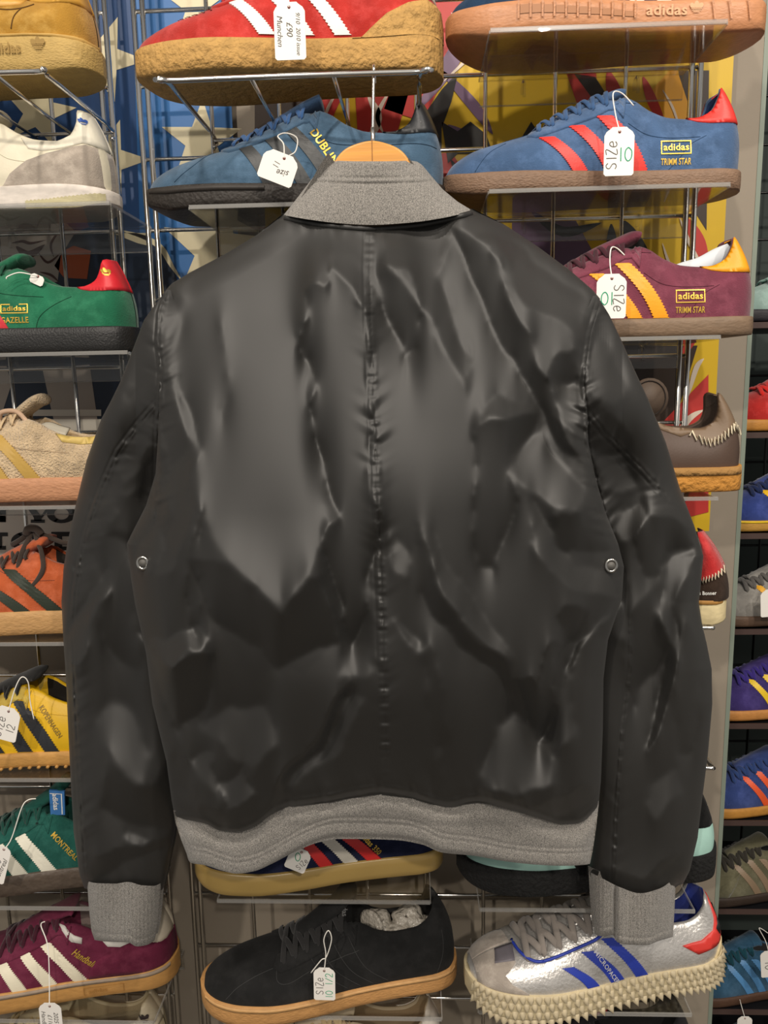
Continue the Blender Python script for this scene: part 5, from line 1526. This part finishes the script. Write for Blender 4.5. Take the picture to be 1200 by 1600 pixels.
# ------------------------------------------------------------------ shelves
def acrylic_shelf(px0, px1, s, label, front=.862, back=.992, lip=.012, drop=0.0):
    """clear bent shelf hooked on a grid wire: deck, upturned lip, back plate"""
    z = s.Z - .0022 - drop
    x0 = float(at(px0, 0 + 800, front)[0]); x1 = float(at(px1, 800, front)[0])
    # left and right ends from the pixel columns on the deck's own height
    def xat(px):
        X = 0.0
        for _ in range(8):
            X += (px - proj(np.array([X, front, z]))[0]) * front / FPX
        return X
    x0, x1 = xat(px0), xat(px1)
    r = empty('shoe_shelf', ((x0 + x1) / 2, back, z), label, 'shelf', 'clear acrylic shoe shelves')
    w = x1 - x0; t = .003
    ac = acrylic()
    mk('deck', *box((0, (front - back) / 2, -t / 2), (w, back - front, t)), ac, r, smooth=False)
    mk('front_lip', *box((0, front - back - .0012, -t / 2 + .001), (w, .0024, .0042)), EDGE, r, smooth=False)
    for e in (-1, 1):
        mk('end_edge', *box((e * (w / 2 + .0006), (front - back) / 2, -t / 2), (.0012, back - front, t)), EDGE, r, smooth=False)
    mk('lower_edge', *box((0, -.0015, -.0305), (w, t, .0012)), EDGE, r, smooth=False)
    mk('back_plate', *box((0, -.0015, -.016), (w, t, .028)), ac, r, smooth=False)
    for k in (-.28, .28):
        mk('hook', *tube(smoothpts([(k * w, -.004, -.022), (k * w, -.004, -.008), (k * w, .004, -.002), (k * w, .012, -.006), (k * w, .012, -.014)], 4), .002, n=7), ac, r)
    return r


def wire_shelf(px0, px1, z, label, front=.815, back=.992, tilt=.0, cross=(.33, .66)):
    def xat(px, Y):
        X = 0.0
        for _ in range(8):
            X += (px - proj(np.array([X, Y, z]))[0]) * Y / FPX
        return X
    x0, x1 = xat(px0, front), xat(px1, front)
    r = empty('wire_shelf', ((x0 + x1) / 2, back, z), label, 'shelf', 'chrome wire shoe shelves')
    w = x1 - x0; d = front - back
    loop = [(-w / 2, 0, -.012 + tilt), (-w / 2, 0, 0 + tilt), (-w / 2, d + .01, 0), (-w / 2 + .008, d, 0), (w / 2 - .008, d, 0), (w / 2, d + .01, 0), (w / 2, 0, tilt), (w / 2, 0, -.012 + tilt)]
    mk('frame_rail', *tube(smoothpts(loop, 5), .0026, n=9), CHROME, r)
    mk('back_rail', *tube([(-w / 2, 0, -.004 + tilt), (w / 2, 0, -.004 + tilt)], .0022, n=9), CHROME, r)
    for c in cross:
        x = -w / 2 + w * c
        mk('cross_wire', *tube([(x, d, .0005), (x + .004, d * .45, -.006), (x + .006, 0, -.008 + tilt)], .002, n=8), CHROME, r)
    return r


zr = float(at(440, 120, .815)[2])
wire_shelf(263, 655, zr, 'chrome wire shoe shelf under the red trainer, holding the hanger hook', tilt=.0)
zr2 = float(at(30, 113, .815)[2])
wire_shelf(-160, 66, zr2, 'chrome wire shoe shelf under the mustard trainer on the left rack')
S = SHOES
acrylic_shelf(766, 1136, S['navy_top'], 'clear acrylic shelf under the navy trainer with windowed gum sole')
acrylic_shelf(296, 620, S['dublin'], 'clear acrylic shelf under the steel blue trainer behind the hanger')
acrylic_shelf(764, 1140, S['trimm_blue'], 'clear acrylic shelf under the faded blue trainer with red stripes')
acrylic_shelf(-150, 172, S['cream'], 'clear acrylic shelf under the cream runner on the left rack')
acrylic_shelf(-150, 200, S['gazelle'], 'clear acrylic shelf under the green trainer with red heel tab')
acrylic_shelf(830, 1125, S['trimm_maroon'], 'clear acrylic shelf under the maroon trainer with amber stripes')
acrylic_shelf(840, 1121, S['brown'], 'clear acrylic shelf under the brown shoe with whip stitching')
acrylic_shelf(-150, 190, S['beige'], 'clear acrylic shelf under the beige hairy suede trainer')
acrylic_shelf(-150, 190, S['orange'], 'clear acrylic shelf under the orange trainer')
acrylic_shelf(-150, 190, S['kopenhagen'], 'clear acrylic shelf under the bright yellow trainer')
acrylic_shelf(-150, 215, S['montreal'], 'clear acrylic shelf under the dark green trainer with white stripes')
acrylic_shelf(-150, 240, S['burgundy'], 'clear acrylic shelf under the burgundy trainer')
acrylic_shelf(340, 672, S['navy_380'], 'clear acrylic shelf under the navy trainer with red and white stripes')
acrylic_shelf(750, 1085, S['mint'], 'clear acrylic shelf under the mint and black trainer')
acrylic_shelf(365, 690, S['black'], 'clear acrylic shelf under the black suede trainer')
acrylic_shelf(748, 1080, S['silver'], 'clear acrylic shelf under the metallic silver trainer')
zb = S['boot'].Z - .003
wire_shelf(1000, 1113, zb, 'chrome wire shelf end under the dark brown shoe with red collar', front=.88, cross=(.5,))
zb = float(at(1108, 1200, .88)[2])
wire_shelf(1000, 1114, zb, 'empty chrome wire shelf end showing past the right sleeve', front=.88, cross=(.5,))
for k, lab, *_ in rec:
    s = S[k]
    r = empty('ledge', (s.X + .05, 1.585, s.Z - .0075), 'black ledge carrying the ' + lab.split(',')[0].replace(' past the wall end', ''), 'shelf', 'black ledges in the recess')
    mk('deck', *box((0, -.11, 0), (.42, .23, .004)), M('ledge_black', '17171a', .4), r, smooth=False)
    mk('front_edge', *box((0, -.226, .001), (.42, .003, .010)), M('ledge_edge', '4a3a36', .4), r, smooth=False)

# ------------------------------------------------------------------ price tags
GL = {'S': [[(.9, .82), (.6, 1), (.2, .92), (.12, .68), (.45, .52), (.8, .36), (.78, .1), (.4, 0), (.05, .12)]], 'I': [[(.5, 1), (.5, 0)]], 'Z': [[(.1, 1), (.9, 1), (.1, 0), (.95, 0)]],
      'e': [[(.1, .32), (.85, .4), (.75, .66), (.4, .68), (.12, .4), (.2, .08), (.55, 0), (.9, .14)]], 'i': [[(.5, .62), (.5, 0)], [(.5, .84), (.5, .9)]], 'z': [[(.1, .62), (.85, .62), (.12, 0), (.9, 0)]],
      '1': [[(.5, 1), (.5, 0)]], '0': [[(.5, 1), (.15, .78), (.1, .3), (.45, 0), (.85, .22), (.9, .72), (.5, 1)]], '2': [[(.1, .75), (.4, 1), (.85, .82), (.7, .45), (.1, 0), (.95, .02)]], '/': [[(.95, 1), (.1, 0)]]}


def scribble(s, h, adv=.72):
    out = []; x = 0
    for ch in s:
        for st_ in GL.get(ch, []):
            out.append([((x + px * .62) * h, py * h) for px, py in st_])
        x += adv if ch not in '1Ii' else adv * .8
    return out, x * h


def price_tag(label, px, py, w, h, ang, Y, hole=(0, .5), words=(), string=None, string_Y=None, round_=True):
    """paper tag: centre pixel, width and height in pixels, clockwise lean in degrees; words = (kind, text, x, y, height, turn, ink)"""
    c = at(px, py, Y); k = Y / FPX / 1.02
    r = empty('price_tag', c, label, 'tag', 'white paper price tags')
    a = math.radians(-ang)
    rot = lambda x, z: (x * math.cos(a) - z * math.sin(a), x * math.sin(a) + z * math.cos(a))
    W2, H2 = w / 2 * k, h / 2 * k
    cut = min(W2, H2) * .55
    up = hole[1] >= 0
    P = [(-W2 + .002, -H2), (W2 - .002, -H2), (W2, -H2 + .002), (W2, H2 - cut), (W2 - cut * .25, H2 - cut * .55), (W2 - cut * .75, H2 - cut * .2), (W2 - cut * .95, H2), (-W2 + cut * .95, H2), (-W2 + cut * .75, H2 - cut * .2), (-W2 + cut * .25, H2 - cut * .55), (-W2, H2 - cut), (-W2, -H2 + .002)]
    if not up:
        P = [(x, -z) for x, z in P][::-1]
    P = [rot(*p) for p in P]
    mk('card', *prism(P, .0007), PAPER, r, smooth=False)
    hz = (H2 - cut * .55) * (1 if up else -1)
    hx, hz = rot(hole[0] * W2, hz)
    mk('hole', *tube([(hx, -.0009, hz), (hx, -.0002, hz)], .0016, n=12), M('hole_red', '8a4a42', .7), r)
    for kind, txt, x, z, hh, turn, inkm in words:
        t = math.radians(turn)
        hh2 = hh * k
        if kind == 's':
            L, wd = scribble(txt, hh2)
            VV = []
            for st_ in L:
                Q = smoothpts([(p[0] - wd / 2, p[1] - hh2 / 2, 0) for p in st_], 4) if len(st_) > 2 else np.array([(p[0] - wd / 2, p[1] - hh2 / 2, 0) for p in st_])
                X = x * W2 + Q[:, 0] * math.cos(t) - Q[:, 1] * math.sin(t); Z = z * H2 + Q[:, 0] * math.sin(t) + Q[:, 1] * math.cos(t)
                G = np.array([(*rot(u, v),) for u, v in zip(X, Z)])
                VV.append(tube(np.stack([G[:, 0], np.full(len(G), -.0009), G[:, 1]], 1), max(.00032, hh2 * .045), .0002, n=5))
            mk('handwriting', *merge(VV), inkm, r, smooth=False)
        else:
            V, Fc, wd = textmesh(txt, False, .25, 1.0)
            s_ = hh2 / .7
            u, v = (V[:, 0] - wd / 2) * s_, (V[:, 1] - .35) * s_
            X = x * W2 + u * math.cos(t) - v * math.sin(t); Z = z * H2 + u * math.sin(t) + v * math.cos(t)
            mk('handwriting', [(rot(p, q)[0], -.00095, rot(p, q)[1]) for p, q in zip(X, Z)], Fc, inkm, r, smooth=False)
    if string:
        sy = string_Y or Y + .012
        Q = [np.array([hx, -.0012, hz])]
        m = len(string)
        for i, (sx, sz_) in enumerate(string):
            yy = Y + (sy - Y) * min(1, (i + 1) / max(1, m - 1)) if m > 1 else sy
            Q.append(at(sx, sz_, yy) - c)
        mk('string', *tube(smoothpts(Q, 6), .0007, n=6), STRING, r)
    return r


price_tag('white price tag with three lines of grey handwriting on the red trainer', 453, 49, 46, 78, 0, .845, words=(('t', '9/10  2010 issue', .55, -.12, 6.2, -90, INK), ('t', '£90', .0, .05, 9, -90, INK), ('t', 'Munchen', -.62, .0, 8, -90, INK)), string=[(451, 0), (448, -20)], string_Y=.85)
price_tag('white price tag reading 11, tilted, on the steel blue trainer', 435, 262, 55, 44, 22, .845, words=(('s', '11', -.15, .15, 9, 80, INK), ('t', 'size', .32, -.25, 9, 190, INK)), hole=(.15, .5), string=[(443, 225), (434, 213), (447, 208), (464, 216), (462, 236), (452, 243)], string_Y=.85)
price_tag('white price tag reading size 10 on the faded blue trainer', 967, 237, 44, 68, 0, .852, words=(('s', 'SIZe', -.5, -.12, 15, 90, INK), ('s', '10', .42, -.12, 19, 0, GREENINK)), string=[(962, 180), (958, 146), (972, 146), (990, 165)], string_Y=.87)
price_tag('white price tag reading size 10 upside down on the maroon trainer', 955, 463, 45, 66, 0, .852, words=(('s', 'SIZe', .5, -.12, 15, -90, INK), ('s', '10', -.25, -.1, 19, 180, GREENINK)), string=[(953, 410), (955, 388), (964, 388), (976, 399)], string_Y=.87)
price_tag('white price tag reading size 10, tilted, on the navy trainer under the hem', 466, 1343, 38, 44, 24, .838, hole=(0, .5), words=(('s', '0', -.1, .25, 16, 20, GREENINK), ('s', 'SIZe', .5, -.2, 9, 66, INK)), string=[(480, 1315), (500, 1300)], string_Y=.85)
price_tag('white price tag reading size 10 and a half on the black suede trainer', 507, 1537, 39, 66, 1, .845, words=(('s', 'SIZe', -.45, -.1, 13, 90, INK), ('s', '10 1/2', .42, -.08, 13, 90, GREENINK)), string=[(509, 1490), (506, 1468), (513, 1454), (518, 1468), (510, 1495), (502, 1500), (486, 1520)], string_Y=.845)
price_tag('white price tag reading size 12 on the bright yellow trainer', 8, 1130, 48, 62, 16, .852, words=(('s', 'SIZe', -.35, -.2, 14, 85, INK), ('s', '12', .45, -.22, 14, 85, INK)), hole=(.1, .5), string=[(24, 1075), (34, 1058), (44, 1066), (47, 1095), (53, 1124)], string_Y=.862)
price_tag('white price tag with a handwritten city name on the dark green trainer', -2, 1350, 34, 74, 18, .85, words=(('t', 'Montreal', .35, -.25, 9, 80, INK), ('t', '£90', -.1, 0, 9, 80, INK)), hole=(.2, .5), string=[(18, 1310), (34, 1262), (44, 1250), (56, 1248)], string_Y=.87)
price_tag('white price tag with faint handwriting hanging below the burgundy trainer', 80, 1592, 42, 68, 0, .82, words=(('t', '2025', .5, .1, 8, -90, INK), ('t', '£110', -.05, -.05, 8, -90, INK), ('t', 'Handball', -.6, -.1, 8, -90, INK)), string=[(77, 1520), (74, 1475), (64, 1446), (70, 1440)], string_Y=.86)
price_tag('white price tag on the grey recess trainer with yellow stripes', 1205, 942, 34, 46, -4, 1.34, string=[(1206, 910), (1208, 895)], string_Y=1.36)
price_tag('white price tag reading 10 on the petrol blue recess trainer', 1202, 1506, 30, 52, -6, 1.34, words=(('s', '10', .0, -.1, 15, -90, INK),), string=[(1196, 1470), (1186, 1450), (1200, 1458)], string_Y=1.36)
price_tag('white price tag on the teal recess trainer with red stripes', 1163, 1604, 26, 42, 0, 1.34, string=[(1158, 1570), (1156, 1562)], string_Y=1.36)
price_tag('white price tag tucked into the collar of the green trainer', 58, 437, 22, 15, 25, .90, string=[(52, 430), (30, 426), (12, 432), (10, 436)], string_Y=.885)
